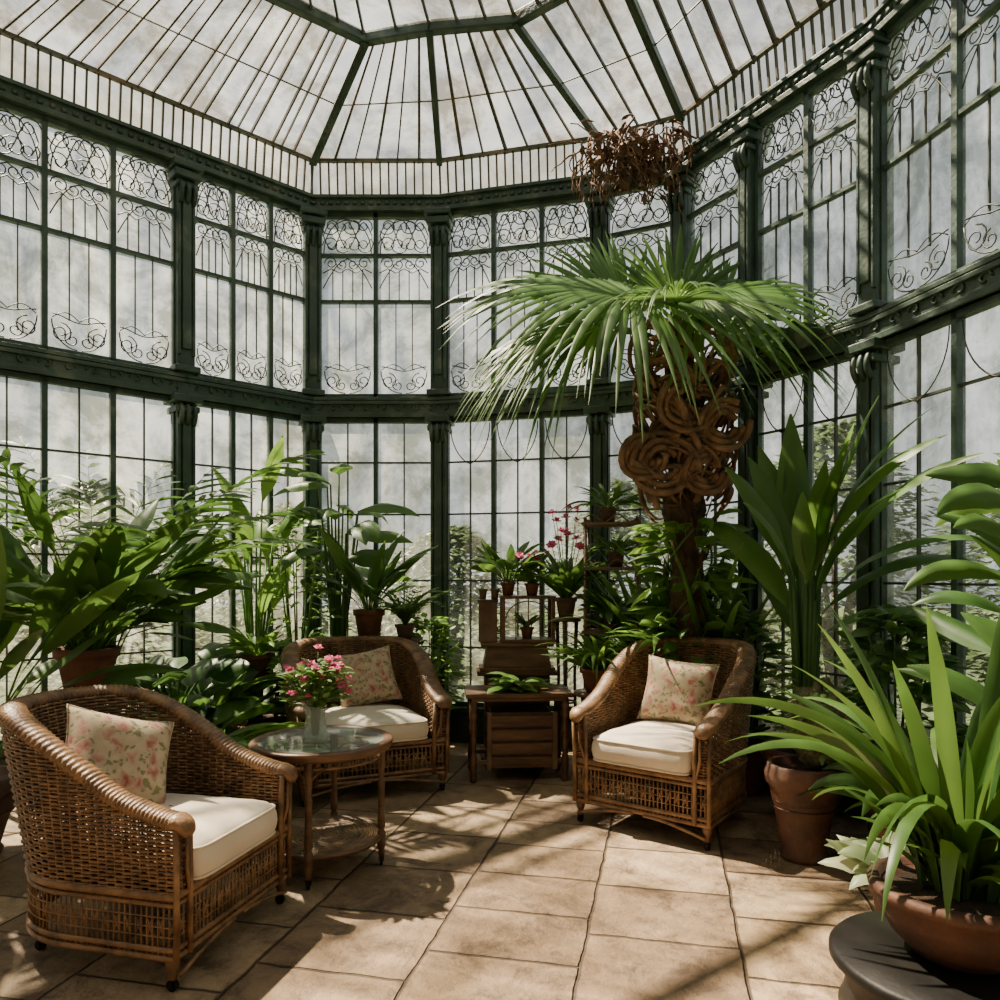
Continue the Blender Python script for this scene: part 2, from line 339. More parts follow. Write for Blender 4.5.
def spiral(s, c, z, r, dr, turns, d, mir=1, a0=0):
    pts = []
    n = int(12*turns)
    for q in range(n+1):
        t = q/n; rr = r*(1-.75*t); a = a0+dr*t*turns*2*pi
        pts.append(s.p(c+mir*rr*math.cos(a), z+rr*math.sin(a), d))
    return pts
NL = {0:4, 1:4, 2:4, 3:3, 4:2, 5:3, 6:1, 7:1, 8:2, 9:2, 10:3, 11:3}
wn = [0]; wr = random.Random(55)
for i in range(len(PL)-1):
    s0 = Seg(PL[i], PL[i+1]); nl = NL[i]; e = .07
    mid = s0.p(s0.L/2, 0)
    for which in ('upper', 'lower'):
        wn[0] += 1
        z0, z1 = (ZM1, ZT0) if which == 'upper' else (PLINTH+.02, ZM0)
        root = empty('window_%d' % wn[0], (mid.x, mid.y, z0), kind='structure')
        s = Seg(PL[i], PL[i+1]); s.o = s.o-Vector(root.location)
        fr = MB(); ba = MB(); pa = MB(); sc = MB()
        x0, x1 = e, s.L-e; lw = (x1-x0)/nl
        pa.quad(s.p(x0, z0, -.01), s.p(x1, z0, -.01), s.p(x1, z1, -.01), s.p(x0, z1, -.01))
        for z in (z0+.02, z1-.02): fr.beam(s.p(x0, z), s.p(x1, z), .06, .04)
        for k in range(nl+1):
            w = .038 if 0 < k < nl else .03
            fr.beam(s.p(x0+k*lw, z0), s.p(x0+k*lw, z1), w, .06, s.n)
        if which == 'upper':
            za, zb = z1-.38, z1-.80; D = .012; rt = .0050
            for z in (za, zb): fr.beam(s.p(x0, z), s.p(x1, z), .05, .026)
            for k in range(nl):
                c = x0+(k+.5)*lw; hw = lw/2-.03
                zc = (za+z1)/2-.01
                for qi, q in enumerate((-.66, -.22, .22, .66)):
                    for vz in (-1, 1):
                        sc.tube(spiral(s, c+q*hw, zc+vz*.085, .075+.012*wr.random(), vz*(1 if qi % 2 else -1), 1.25, D, 1 if qi % 2 else -1, wr.uniform(-.8,.8)), rt, 4)
                for ph in (0, pi):
                    sc.tube([s.p(c+hw*.97*(j/18*2-1), zc+.12*math.sin(j/18*3*pi+ph), D) for j in range(19)], rt, 4)
                for q in (-1, 1): sc.tube([s.p(c+q*hw*.95*math.cos(a), za+.02+.3*math.sin(a), D) for a in [pi/2*j/8 for j in range(9)]], rt, 4)
                for q in (-.6, -.2, .2, .6): ba.beam(s.p(c+q*hw, zb, 0), s.p(c+q*hw, za-.13, 0), .008, .014, s.n)
                sc.tube([s.p(c+hw*.98*(j/12*2-1), za-.14-.02*math.cos(j/12*6*pi), D) for j in range(13)], rt, 4)
                for q in (-1, 1):
                    sc.tube([s.p(c+q*hw*(1-t)**.6*.98, zb+.12+.27*t, D) for t in [j/10 for j in range(11)]], rt, 4)
                    sc.tube(spiral(s, c+q*hw*.66, za-.07, .06, 1, 1.4, D, q), rt, 4)
                    sc.tube(spiral(s, c+q*hw*.22, za-.08, .05, -1, 1.3, D, q), rt, 4)
                for q in (-.33, .33): ba.beam(s.p(c+q*hw, z0+.26, 0), s.p(c+q*hw, zb, 0), .008, .014, s.n)
                for q in (-1, 1):
                    sc.tube(spiral(s, c+q*hw*.62, z0+.16, .075, 1, 1.5, D, q, pi*.5), rt, 4)
                    sc.tube(spiral(s, c+q*hw*.25, z0+.12, .055, -1, 1.3, D, q, pi*.5), rt, 4)
                    sc.tube([s.p(c+q*hw*(.08+.84*math.sin(t*pi/2)), z0+.05+.20*(1-math.cos(t*pi/2)), D) for t in [j/9 for j in range(10)]], rt, 4)
                    sc.tube([s.p(c+q*hw*.9*(1-t), z0+.26+.05*math.sin(t*pi), D) for t in [j/9 for j in range(10)]], rt*.8, 4)
                sc.tube([s.p(c+hw*.9*(j/10*2-1), z0+.27-.02*math.cos((j/10*2-1)*pi), D) for j in range(11)], rt, 4)
        else:
            rows = [.85, 1.45, 2.05, 2.52] if i > 3 else [.9, 1.65, 2.4]
            for z in rows: ba.beam(s.p(x0, z), s.p(x1, z), .025, .014)
            for k in range(nl):
                c = x0+(k+.5)*lw
                ba.beam(s.p(c, z0), s.p(c, z1), .010, .025, s.n)
                if i in (5, 6, 8, 9):
                    for q in (-1, 1): sc.tube([s.p(c+q*lw*.42*math.sin(t*pi/2), z1-.42+.36*t**1.5, .015) for t in [j/8 for j in range(9)]], .005, 4)
        fr.build('frame', M['iron'], root); ba.build('glazing_bars', M['ironwork'], root); pa.build('pane', M['pane' if which == 'upper' else 'panelow'], root)
        if sc.v: sc.build('scrollwork', M['ironwork'], root, True)

mb = MB(); mb.box((-2, -1.75, 2.9), (10.2, .2, 5.9)); tag(mb.build('wall_rear', M['plaster']), kind='structure')
mb = MB(); mb.beam((-6.95,-1.7,2.6), (-6.95,2.1,2.6), .2, 5.3); tag(mb.build('wall_far_left', M['plaster']), kind='structure')
mb = MB(); mb.beam((2.85,-.4,2.6), (2.9,-1.7,2.6), .15, 5.3); tag(mb.build('wall_far_right', M['plaster']), kind='structure')

# roof
ZG = 5.76
ring = [(-5.1, 2.9), (-1.075, 5.96), (-.545, 5.84), (.12, 5.76), (.82, 5.22), (1.52, 3.8), (1.7, 2.9), (1.8, 1.3), (1.85, -1.65), (-5.1, -1.65)]
outer = [(LW(7.0), A, 0, 1), (A, PL[5], 1, 2), (PL[5], PL[6], 2, 3), (PL[6], PL[7], 3, 4), (PL[7], PL[9], 4, 5), (PL[9], PL[10], 5, 6), (PL[10], PL[11], 6, 7), (PL[11], (2.88, -1.65), 7, 8), ((-6.95,-1.65), LW(7.0), 9, 0)]
root = empty('ceiling', (0,0,0), kind='structure')
gl = MB(); rf = MB(); hip = MB(); rg = MB(); pu = MB(); blk = MB()
def P3(p, z): return Vector((p[0], p[1], z))
for p0, p1, a, b in outer:
    o0, o1, r0, r1 = P3(p0, ZR), P3(p1, ZR), P3(ring[a], ZG), P3(ring[b], ZG)
    gl.quad(o0, o1, r1, r0)
    n = (o1-o0).cross(r0-o0).normalized()
    if n.z < 0: n = -n
    k = max(2, round((o1-o0).length/.20))
    for j in range(1, k):
        t = j/k; rf.beam(o0.lerp(o1, t)-n*.02, r0.lerp(r1, t)-n*.02, .013, .03, n)
        if j % 2: rf.beam(o0.lerp(o1, t+.012)-n*.02, r0.lerp(r1, t+.012)-n*.02, .009, .025, n)
    pu.beam(o0.lerp(r0, .5)-n*.015, o1.lerp(r1, .5)-n*.015, .010, .012, n)
    hip.beam(o0-n*.03, r0-n*.03, .045, .07, n); hip.beam(o1-n*.03, r1-n*.03, .045, .07, n)
apex = Vector((-1.2, 2.6, 6.9))
for k in range(len(ring)):
    a, b = P3(ring[k], ZG), P3(ring[(k+1) % len(ring)], ZG)
    rg.beam(a, b, .075, .09)
    (blk if k == 8 else gl).add([a, b, apex], [(0,1,2)])  # unseen rear bay made opaque, added to cut light from behind the camera
    m = max(2, round((b-a).length/.22))
    for j in range(m):
        rf.beam(a.lerp(b, j/m), apex, .016, .03)
    for t in (.3, .6): pu.beam(a.lerp(apex, t), b.lerp(apex, t), .012, .015)
gl.build('roof_glass', M['roofpane'], root); blk.build('added_light_block', M['plaster'], root); rf.build('rafters', M['rafter'], root); pu.build('purlins', M['rafter'], root)
hip.build('hip_beams', M['iron'], root); rg.build('ring_beam', M['iron'], root, bevel=.01)

# ------------------------------------------------------------------ leaf makers
def blade(mb, base, az, L, w, e0, e1, pet=0.0, n=8, fold=.18, kind='ovate', wave=0.0, azd=0.0, rnd=None, tw=0.0, petw=.006, roll=0.0):
    p = Vector(base); st = L/n; vs = []; fs = []; five = w > .06 and kind != 'strap'
    cols = (-1, -.55, 0, .55, 1) if five else (-1, 0, 1)
    nc = len(cols); ph = (rnd.random()*6 if rnd else 0)
    for i in range(n+1):
        t = i/n; e = e0+(e1-e0)*t**1.15; a = az+azd*t
        d = Vector((math.cos(a)*math.cos(e), math.sin(a)*math.cos(e), math.sin(e)))
        sd = Vector((-math.sin(a), math.cos(a), 0)); nn = d.cross(sd)*-1
        an = roll+tw*t
        if an:
            ca, sa = math.cos(an), math.sin(an); sd, nn = sd*ca+nn*sa, nn*ca-sd*sa
        if i: p = p+d*st
        if t < pet: ww = petw
        else:
            q = (t-pet)/(1-pet) if pet < 1 else 0
            if kind == 'strap': ww = w/2*min(1, .45+q*2.2)*(1-q**3.5)+.0008
            elif kind == 'heart': ww = w/2*max(0, math.sin(pi*min(1, q**.62*.97+.03)))**.8+.001
            else: ww = w/2*max(0, math.sin(pi*(q**.85)*.985+.02))**.85+.001
        for c in cols:
            off = nn*(ww*abs(c)*fold*2)+nn*(wave*ww*math.sin(t*14+ph+c*2)*abs(c))
            vs.append(p+sd*(c*ww)+off)
    for i in range(n):
        for k in range(nc-1):
            fs.append((i*nc+k, i*nc+k+1, (i+1)*nc+k+1, (i+1)*nc+k))
    mb.add(vs, fs); return p
def frond(mb, base, az, L, e0, e1, nl, ll, lw, rnd, droop=.5, st=.15):
    p = Vector(base); n = nl; step = L/n; pts = [p.copy()]
    for i in range(1, n+1):
        t = i/n; e = e0+(e1-e0)*t**1.3; d = Vector((math.cos(az)*math.cos(e), math.sin(az)*math.cos(e), math.sin(e)))
        p = p+d*step; pts.append(p.copy())
        if t > st:
            q = (t-st)/(1-st); l = ll*(.35+.65*math.sin(pi*(q*.85+.12)))
            for sg in (-1, 1):
                aa = az+sg*(1.15-.7*q)+rnd.uniform(-.08,.08)
                blade(mb, p, aa, l, lw, e*.4+.35-.1*q, e*.5-droop, n=4, kind='ovate', fold=.15, roll=rnd.uniform(-.6,.6))
    q = pts[::2]
    mb.tube(q, [max(.002, .007*(1-i/len(q))) for i in range(len(q))], 5)
def fan(mb, hub, fwd, nrm, L, N, spread, droop, cone=.12, rnd=None):
    fwd = Vector(fwd).normalized(); nrm = Vector(nrm); nrm = (nrm-fwd*nrm.dot(fwd)).normalized(); sd = fwd.cross(nrm)
    da = 2*spread/N; hub = Vector(hub)
    for k in range(N):
        a = -spread+da*(k+.5); d = fwd*math.cos(a)+sd*math.sin(a); perp = -fwd*math.sin(a)+sd*math.cos(a)
        LL = L*(.80+.2*math.cos(a*.6))*(1+rnd.uniform(-.06,.05)); vs = []; fs = []; n = 10; dd = droop*(1+rnd.uniform(-.3,.5)); tip = rnd.uniform(-.02,.02)
        for i in range(n+1):
            t = i/n; r = LL*t
            p = hub+d*r+nrm*(cone*r)+Vector((0,0,-1))*(dd*LL*t**3)+perp*(tip*t*t*3)
            w = math.tan(da/2)*min(r, LL*.54)*1.02 if t < .54 else math.tan(da/2)*LL*.54*(1-((t-.54)/.46)**1.35)+.0008
            w = max(w, .001)
            vs += [p-perp*w-nrm*w*.35, p+nrm*w*.35, p+perp*w-nrm*w*.35]
        for i in range(n):
            for c in (0, 1): fs.append((i*3+c, i*3+c+1, (i+1)*3+c+1, (i+1)*3+c))
        mb.add(vs, fs)
def clump(mb, rnd, n, L, w, e0=(1.0,1.45), e1=(-.3,.6), kind='ovate', pet=.35, r0=.05, z0=0, azr=(0, 2*pi), wave=.05, fold=.15, seg=9, lmin=.7, rl=.7):
    for k in range(n):
        az = azr[0]+(azr[1]-azr[0])*((k+rnd.random()*.8)/n); l = L*rnd.uniform(lmin, 1.08)
        rr = r0*rnd.random()
        blade(mb, (rr*math.cos(az), rr*math.sin(az), z0), az, l, w*rnd.uniform(.8,1.1), rnd.uniform(*e0), rnd.uniform(*e1), pet, seg, fold, kind, wave, rnd.uniform(-.4,.4), rnd, rnd.uniform(-.5,.5), roll=rnd.uniform(-rl, rl))
def canes(mb, rnd, z, spec):
    for a, lean, H, L, w, e0, e1, roll in spec:
        c, s_ = math.cos(a), math.sin(a)
        top = Vector((c*(.04+lean), s_*(.04+lean), z+H))
        mb.tube([(c*.04, s_*.04, z), (c*(.04+lean*.2), s_*(.04+lean*.2), z+H*.5), top], [.014,.011,.007], 6)
        blade(mb, top, a, L, w, e0, e1, .04, 11, .2, 'ovate', .07, 0, rnd, rnd.uniform(-.3,.3), roll=roll)
def bush(mb, rnd, z, n, R, H, L, w):
    for k in range(9):
        a = 2*pi*k/9; mb.tube([(0,0,z), (R*.4*math.cos(a), R*.4*math.sin(a), z+H*.5), (R*.7*math.cos(a), R*.7*math.sin(a), z+H*.9)], [.010,.007,.003], 5)
    for k in range(n):
        a = rnd.random()*6.28; t = rnd.random()**.8; r = R*math.sqrt(rnd.random())*math.sin(pi*min(1, t*.75+.2))
        blade(mb, (r*math.cos(a), r*math.sin(a), z+H*t), a, L*rnd.uniform(.6,1.1), w*rnd.uniform(.8,1.1), rnd.uniform(-.2,1.2), rnd.uniform(-1.0,.3), .15, 6, .15, 'ovate', .06, 0, rnd, 0, .003, roll=rnd.uniform(-.7,.7))

# ------------------------------------------------------------------ pots
def pot_profile(kind, r, h):
    if kind == 'flower': return [(r*.68,0),(r*.92,h*.78),(r*.93,h*.80),(r*1.04,h*.80),(r*1.06,h),(r*.94,h),(r*.90,h*.86),(r*.5,h*.84)]
    if kind == 'bowl': return [(r*.48,0),(r*.55,h*.03),(r*.80,h*.30),(r*.94,h*.60),(r*.97,h*.80),(r*1.05,h*.84),(r*1.07,h*.94),(r*1.02,h),(r*.93,h),(r*.90,h*.9),(r*.5,h*.88)]
    return [(r*.62,0),(r*.66,h*.05),(r*.60,h*.10),(r*.74,h*.40),(r*.90,h*.70),(r*.92,h*.76),(r*1.04,h*.80),(r*1.08,h*.90),(r*1.0,h*.97),(r*.98,h),(r*.88,h),(r*.84,h*.92),(r*.4,h*.9)]
def potted(name, label, cat, loc, kind, r, h, fol, m='terra', lm='leaf_mid', group=None, rz=0, extra=None, seed=1):
    root = empty(name, loc, rz, label, cat, group)
    mb = MB(); mb.lathe(pot_profile(kind, r, h), n=32)
    if kind == 'urn':
        for z in (.55, .62): mb.tube([(r*.84*math.cos(a), r*.84*math.sin(a), h*z) for a in [2*pi*j/28 for j in range(28)]], .006, 5, True)
    mb.build('pot', M[m], root, True)
    rnd = random.Random(seed)
    mb = MB(); mb.lathe([(r*.9, h*.86),(r*.7, h*.9),(r*.3, h*.93),(.001, h*.94)], n=20, cap=False); mb.build('soil', M['soil'], root, True)
    f = MB(); fol(f, rnd, h*.9); f.build('foliage', M[lm], root, True)
    if extra: extra(root, rnd, h*.9)
    return root

# ------------------------------------------------------------------ wicker armchair (faces local -y)
CW, CD, CB = .78, .84, .04
def upath(off, n=60, yf=-CD/2):
    a, b = CW/2-off, CD/2-CB-off; pts = []
    for k in range(12): pts.append((a, yf+(CB-yf)*k/12))
    for k in range(n+1):
        t = pi*k/n; c, s_ = math.cos(t), math.sin(t)
        pts.append((a*math.copysign(abs(c)**.9, c), CB+b*abs(s_)**.9))
    for k in range(1, 13): pts.append((-a, CB-(CB-yf)*k/12))
    return pts
def resample(pts, step, closed=False):
    P = [Vector((p[0], p[1], 0)) for p in pts]
    if closed: P.append(P[0].copy())
    L = [0]
    for i in range(1, len(P)): L.append(L[-1]+(P[i]-P[i-1]).length)
    n = max(2, int(round(L[-1]/step))); out = []; j = 0
    for k in range(n if closed else n+1):
        d = L[-1]*k/n
        while j < len(L)-2 and L[j+1] < d: j += 1
        t = (d-L[j])/max(1e-9, L[j+1]-L[j]); out.append(P[j].lerp(P[j+1], min(1, t)))
    return out
def sstep(t): t = max(0, min(1, t)); return t*t*(3-2*t)
def ztop(y): return .605+.035*sstep((y+CD/2)/.20)+.31*sstep((y+.30)/.64)
def shellp(x, y, z):
    f = max(0, (z-.33)/.6); return Vector((x*(1+.08*f), y+.14*f*max(0, (y+.05)/.45), z))
def make_chair():
    root = empty('wicker_armchair')
    outer_, inner = upath(0), upath(.075)
    loop = outer_+inner[::-1]
    st = .036; pts = resample(loop, .012, True); N = len(pts)
    nrm = []
    for i in range(N):
        t = pts[(i+1) % N]-pts[i-1]; t.normalize(); nrm.append(Vector((t.y, -t.x, 0)))
    mb = MB(); z = .36; row = 0
    while z < .96:
        run = []
        for i in range(N+1):
            j = i % N; p = pts[j]
            ok = ztop(p.y) > z
            if ok:
                q = p+nrm[j]*(.0045*math.sin(pi*j*.012/st+row*pi)); run.append(shellp(q.x, q.y, z))
            if (not ok or i == N) and run:
                if len(run) > 3: mb.tube(run, .0058, 4)
                run = []
        z += .0145; row += 1
    for i in range(0, N, 3):
        p = pts[i]; zt = ztop(p.y); mb.tube([shellp(p.x, p.y, zz) for zz in (.34, .34+(zt-.34)*.33, .34+(zt-.34)*.66, zt)], .0042, 4)
    mb.build('woven_shell', M['wicker'], root, True)
    rp = resample(upath(.036, yf=-CD/2), .0042); P = []; rad = []
    for k, p in enumerate(rp):
        P.append(shellp(p.x, p.y, ztop(p.y)+.008)); rad.append(.052+.0035*math.sin(k*2*pi/4))
    mb = MB()
    f0 = P[0]; f1 = P[-1]
    def curl(q): return [q+Vector((0, -.045*math.sin(t*pi/2), -.05*(1-math.cos(t*pi/2)))) for t in [j/6 for j in range(6, 0, -1)]]
    pre = curl(f0); post = curl(f1)[::-1]
    mb.tube(pre+P+post, [.02,.034,.040,.045,.048,.05]+rad+[.05,.048,.045,.040,.034,.02], 10, up=(0,0,1), ratio=.58)
    mb.build('rim', M['wicker'], root, True)
    mb = MB()
    for sx in (-1, 1):
        for xx in (CW/2, CW/2-.075):
            mb.tube([(sx*xx, -CD/2-.012, .12), (sx*xx, -CD/2-.012, .40), (sx*xx*1.02, -CD/2-.015, .60)], .012, 7)
        mb.tube([(sx*(CW/2-.075), -CD/2-.01, .33), (sx*(CW/2-.04), -CD/2-.025, .45), (sx*(CW/2-.038), -CD/2-.03, .60)], .008, 6)
    oc = resample(outer_, .03)
    closed = [(p.x, p.y) for p in oc]; closed_r = resample(closed, .02, True)
    for zz, rr in ((.345, .016), (.315, .009), (.155, .012), (.125, .012)): mb.tube([(p.x, p.y, zz) for p in closed_r], rr, 6, True)
    mb.build('frame', M['wicker'], root, True)
    mb = MB(); cr = resample(closed, .0235, True); n = len(cr)
    for k, p in enumerate(cr):
        q = cr[(k+1) % n]
        mb.tube([(p.x, p.y, .13), (p.x, p.y, .34)], .0048, 4)
        if k % 2: mb.tube([(p.x, p.y, .20), (q.x, q.y, .27)], .004, 4); mb.tube([(q.x, q.y, .20), (p.x, p.y, .27)], .004, 4)
    for zz in (.20, .235, .27): mb.tube([(p.x*1.004, p.y*1.004, zz) for p in closed_r], .004, 4, True)
    mb.build('lattice_skirt', M['wicker'], root, True)
    mb = MB()
    for sg in (-1, 1):
        mb.tube([(sg*(CW/2-.02-.34*t), -CD/2-.01, .06+.055*math.sin(t*pi/2)) for t in [j/8 for j in range(9)]], .009, 6)
    mb.build('apron', M['wicker'], root, True)
    mb = MB(); ip = [(x, y) for x, y in upath(.01)][::3]
    c = len(ip); mb.add([(x, y, .335) for x, y in ip]+[(x, y, .32) for x, y in ip], [tuple(range(c)), tuple(range(2*c-1, c-1, -1))]+[(k, k+1, c+k+1, c+k) for k in range(c-1)])
    mb.build('seat', M['wickerdark'], root)
    for sx in (-1, 1):
        for y in (-CD/2+.02, CD/2-.11):
            x = sx*(CW/2-.02) if y < 0 else sx*(CW/2-.15)
            lg = MB(); lg.lathe([(.013,.04),(.018,.05),(.014,.065),(.024,.085),(.026,.11),(.020,.14),(.022,.17)], (x, y, 0), 14)
            l = lg.build('leg', M['wood'], root, True)
            cs = MB(); cs.tube([(x-.009, y, .021), (x+.009, y, .021)], .021, 14); cs.beam((x-.013,y,.02), (x-.013,y,.05), .004, .012); cs.beam((x+.013,y,.02), (x+.013,y,.05), .004, .012)
            cs.build('castor', M['black'], l)
    return root
def make_cushion():
    out = resample([(x*.995, y) for x, y in upath(.098, yf=-CD/2-.035)], .025, True); cx = sum(p.x for p in out)/len(out); cy = sum(p.y for p in out)/len(out)
    sm = out
    for _ in range(6): sm = [(sm[i-1]+sm[i]*2+sm[(i+1) % len(sm)])/4 for i in range(len(sm))]
    out = sm; c = Vector((cx, cy, 0)); n = len(out)
    prof = [(.0,-.062),(.5,-.066),(.9,-.064),(.965,-.054),(.995,-.030),(1.008,0),(1.0,.034),(.97,.060),(.92,.076),(.8,.092),(.6,.105),(.4,.112),(.2,.115),(.02,.116)]
    mb = MB(); vs = []; fs = []
    for sc_, z in prof:
        for k, p in enumerate(out):
            q = c+(p-c)*max(sc_, .02); wv = .004*math.sin(k*.9)*max(0, sc_-.5)
            vs.append((q.x, q.y, z+.42+wv))
    for i in range(len(prof)-1):
        for k in range(n): k2 = (k+1) % n; fs.append((i*n+k, i*n+k2, (i+1)*n+k2, (i+1)*n+k))
    mb.add(vs, fs); o = mb.build('seat_cushion', M['cream'], None, True)
    pp = MB()
    for z in (.060, -.052): pp.tube([c+(p-c)*.976+Vector((0,0,z+.42)) for p in out], .006, 6, True)
    pp.build('piping', M['cream'], o, True)
    return o
def make_pillow(hs=.21, th=.085):
    n = 22; mb = MB(); vs = []; fs = []
    for sgn in (1, -1):
        o = len(vs)
        for i in range(n+1):
            for j in range(n+1):
                u, v = i/n*2-1, j/n*2-1
                x = hs*1.08*u*(1-.09*(1-v*v)*abs(u)); z = hs*v*(1-.09*(1-u*u)*abs(v))
                t = th*max(0, (1-u**4))**.6*max(0, (1-v**4))**.6*(1+.05*math.sin(u*5+v*3))
                vs.append((x, sgn*t, z))
        for i in range(n):
            for j in range(n):
                a = o+i*(n+1)+j; f = (a, a+1, a+n+2, a+n+1); fs.append(f if sgn > 0 else f[::-1])
    mb.add(vs, fs); o = mb.build('throw_pillow', M['floral'], None, True)
    pp = MB(); ed = []
    for k in range(4):
        for j in range(n):
            t = j/n*2-1
            u, v = [(t,-1),(1,t),(-t,1),(-1,-t)][k]
            ed.append((hs*1.08*u*(1-.09*(1-v*v)*abs(u)), 0, hs*v*(1-.09*(1-u*u)*abs(v))))
    pp.tube(ed, .0045, 5, True); pp.build('piping', M['floral'], o, True)
    return o
chair0 = make_chair(); cush0 = make_cushion(); pil0 = make_pillow()
SP = [((-1.48, 3.16), (.97,-.24), (1.0,1.0,1.0), 'brown wicker armchair in the left foreground turned towards the right', 'cream seat cushion on the left foreground wicker armchair', 'floral throw pillow leaning in the left foreground armchair', (-.04,.12), .30, -.55, -.50),
      ((-1.00, 5.42), (.40,-.92), (1.28,1.02,1.03), 'brown wicker armchair behind the round glass topped table', 'cream seat cushion on the wicker armchair behind the round table', 'floral throw pillow on the armchair behind the pink flowers', (.06,.12), -.15, .0, -.42),
      ((1.06, 4.66), (-.60,-.80), (1.08,1.04,1.09), 'brown wicker armchair on the right facing the open floor', 'cream seat cushion on the right hand wicker armchair', 'floral throw pillow upright in the right hand armchair', (.0,.11), .08, .12, -.36)]
for i, ((x, y), d, sc_, l1, l2, l3, (pxo, pyo), tw, yaw, lean) in enumerate(SP):
    rz = math.atan2(d[1], d[0])+pi/2
    c = chair0 if i == 0 else copy_tree(chair0); u = cush0 if i == 0 else copy_tree(cush0); p = pil0 if i == 0 else copy_tree(pil0)
    for o, l, cat, g in ((c, l1, 'armchair', 'wicker armchairs'), (u, l2, 'cushion', 'cream seat cushions'), (p, l3, 'pillow', 'floral throw pillows')): tag(o, l, cat, g)
    for o in (c, u): o.location = (x, y, 0); o.rotation_euler = (0,0,rz); o.scale = sc_
    m = Matrix.Rotation(rz, 3, 'Z'); q = m @ Vector((pxo, pyo, .72+(0, .02, .04)[i])); p.location = (x+q.x, y+q.y, q.z)
    p.rotation_euler = (lean, tw, rz+yaw)

# ------------------------------------------------------------------ round table
TX, TY = -.92, 3.88
root = empty('round_side_table', (TX, TY, 0), .12, 'round rattan side table with a glass top and low wicker shelf', 'table')
mb = MB(); R0 = .362; TZ = .655
mb.lathe([(R0-.045, TZ-.045),(R0-.012, TZ-.045),(R0-.004, TZ-.036),(R0-.006, TZ-.028),(R0, TZ-.018),(R0, TZ-.006),(R0-.010, TZ),(R0-.040, TZ),(R0-.045, TZ-.006),(R0-.045, TZ-.045)], n=56, cap=False)
mb.build('table_rim', M['wood'], root, True)
mb = MB(); mb.lathe([(.001, TZ-.012),(R0-.043, TZ-.012),(R0-.043, TZ-.004),(.001, TZ-.004)], n=48, cap=False); mb.build('glass_top', M['glass'], root)
mb = MB()
for z, r in ((TZ-.05, .30), (TZ-.085, .30)): mb.tube([(r*math.cos(a), r*math.sin(a), z) for a in [2*pi*j/40 for j in range(40)]], .009, 6, True)
for j in range(36):
    a = 2*pi*j/36; mb.tube([(.30*math.cos(a), .30*math.sin(a), TZ-.085), (.30*math.cos(a+.08), .30*math.sin(a+.08), TZ-.05)], .004, 4)
mb.build('apron', M['wicker'], root, True)
mb = MB()
for r in [.02+.0125*k for k in range(22)]: mb.tube([(r*math.cos(a), r*math.sin(a), .155+.0025*math.sin(9*a+r*250)) for a in [2*pi*j/44 for j in range(44)]], .0075, 4, True)
for j in range(18): a = 2*pi*j/18; mb.tube([(0,0,.148), (.29*math.cos(a), .29*math.sin(a), .148)], .005, 4)
mb.build('wicker_shelf', M['wicker'], root, True)
mb = MB(); mb.tube([(.30*math.cos(a), .30*math.sin(a), .15) for a in [2*pi*j/44 for j in range(44)]], .013, 6, True); mb.build('shelf_rim', M['wood'], root, True)
for k in range(4):
    a = -pi/2+k*pi/2-.1; cx, cy = .305*math.cos(a), .305*math.sin(a)
    lg = MB(); lg.lathe([(.012,.045),(.018,.06),(.014,.075),(.022,.10),(.022,.17),(.014,.185),(.021,.20),(.017,.30),(.017,.40),(.021,.42),(.014,.44),(.022,.56),(.023,.61),(.025,.62)], (cx, cy, 0), 14)
    for q in (-1, 1):
        t0 = a+q*.02
        lg.tube([((.305)*math.cos(t0+q*.28*t), .305*math.sin(t0+q*.28*t), .49+.09*math.sqrt(t)) for t in (0,.1,.3,.6,1)], .006, 5)
    l = lg.build('leg', M['wood'], root, True)
    cs = MB(); cs.tube([(cx-.008, cy, .022), (cx+.008, cy, .022)], .022, 14); cs.beam((cx-.012,cy,.02), (cx-.012,cy,.055), .004, .012); cs.beam((cx+.012,cy,.02), (cx+.012,cy,.055), .004, .012); cs.build('castor', M['black'], l)

vx, vy = TX-.02, TY-.06
mb = MB(); mb.lathe([(.036,0),(.052,.004),(.060,.035),(.052,.10),(.048,.135),(.060,.185),(.057,.185),(.045,.135),(.048,.10),(.054,.035),(.04,.012),(.001,.01)], n=28)
v_ = mb.build('glass_vase', M['glass'], None, True); v_.location = (vx, vy, TZ-.003); tag(v_, 'clear glass vase holding pink flowers on the round table', 'vase')
bq = empty('flower_bouquet', (vx, vy, TZ+.01), 0, 'bouquet of pink flowers standing in the glass vase', 'flowers')
rnd = random.Random(5); st = MB(); lf = MB(); bl = MB()
for k in range(6):
    a = 2*pi*k/6; blade(bl, (0,0,0), a, .026, .021, .5, -.1, n=4, fold=.1)
for k in range(5):
    a = 2*pi*k/5+.4; blade(bl, (0,0,.004), a, .018, .016, 1.0, .6, n=3, fold=.1)
heads = []
for k in range(44):
    a = rnd.random()*2*pi; r = .165*math.sqrt(rnd.random()); z = .42-.75*r+rnd.uniform(-.09,.06); x, y = r*math.cos(a), r*math.sin(a); heads.append((x, y, z, a))
    st.tube([(x*.10, y*.10, .02), (x*.15, y*.15, .15), (x*.6, y*.6, .24), (x, y, z)], .0022, 4)
for k in range(280):
    a = rnd.random()*2*pi; r = rnd.uniform(.02,.15); blade(lf, (r*math.cos(a), r*math.sin(a), rnd.uniform(.18,.41-.5*r)), a, rnd.uniform(.05,.09), .032, rnd.uniform(0,1.3), rnd.uniform(-.8,.3), n=5, rnd=rnd)
st.build('stems', M['stem'], bq, True); lf.build('leaves', M['leaf_bright'], bq, True)
b0 = bl.build('blossom', M['pinkflower'], bq, True)
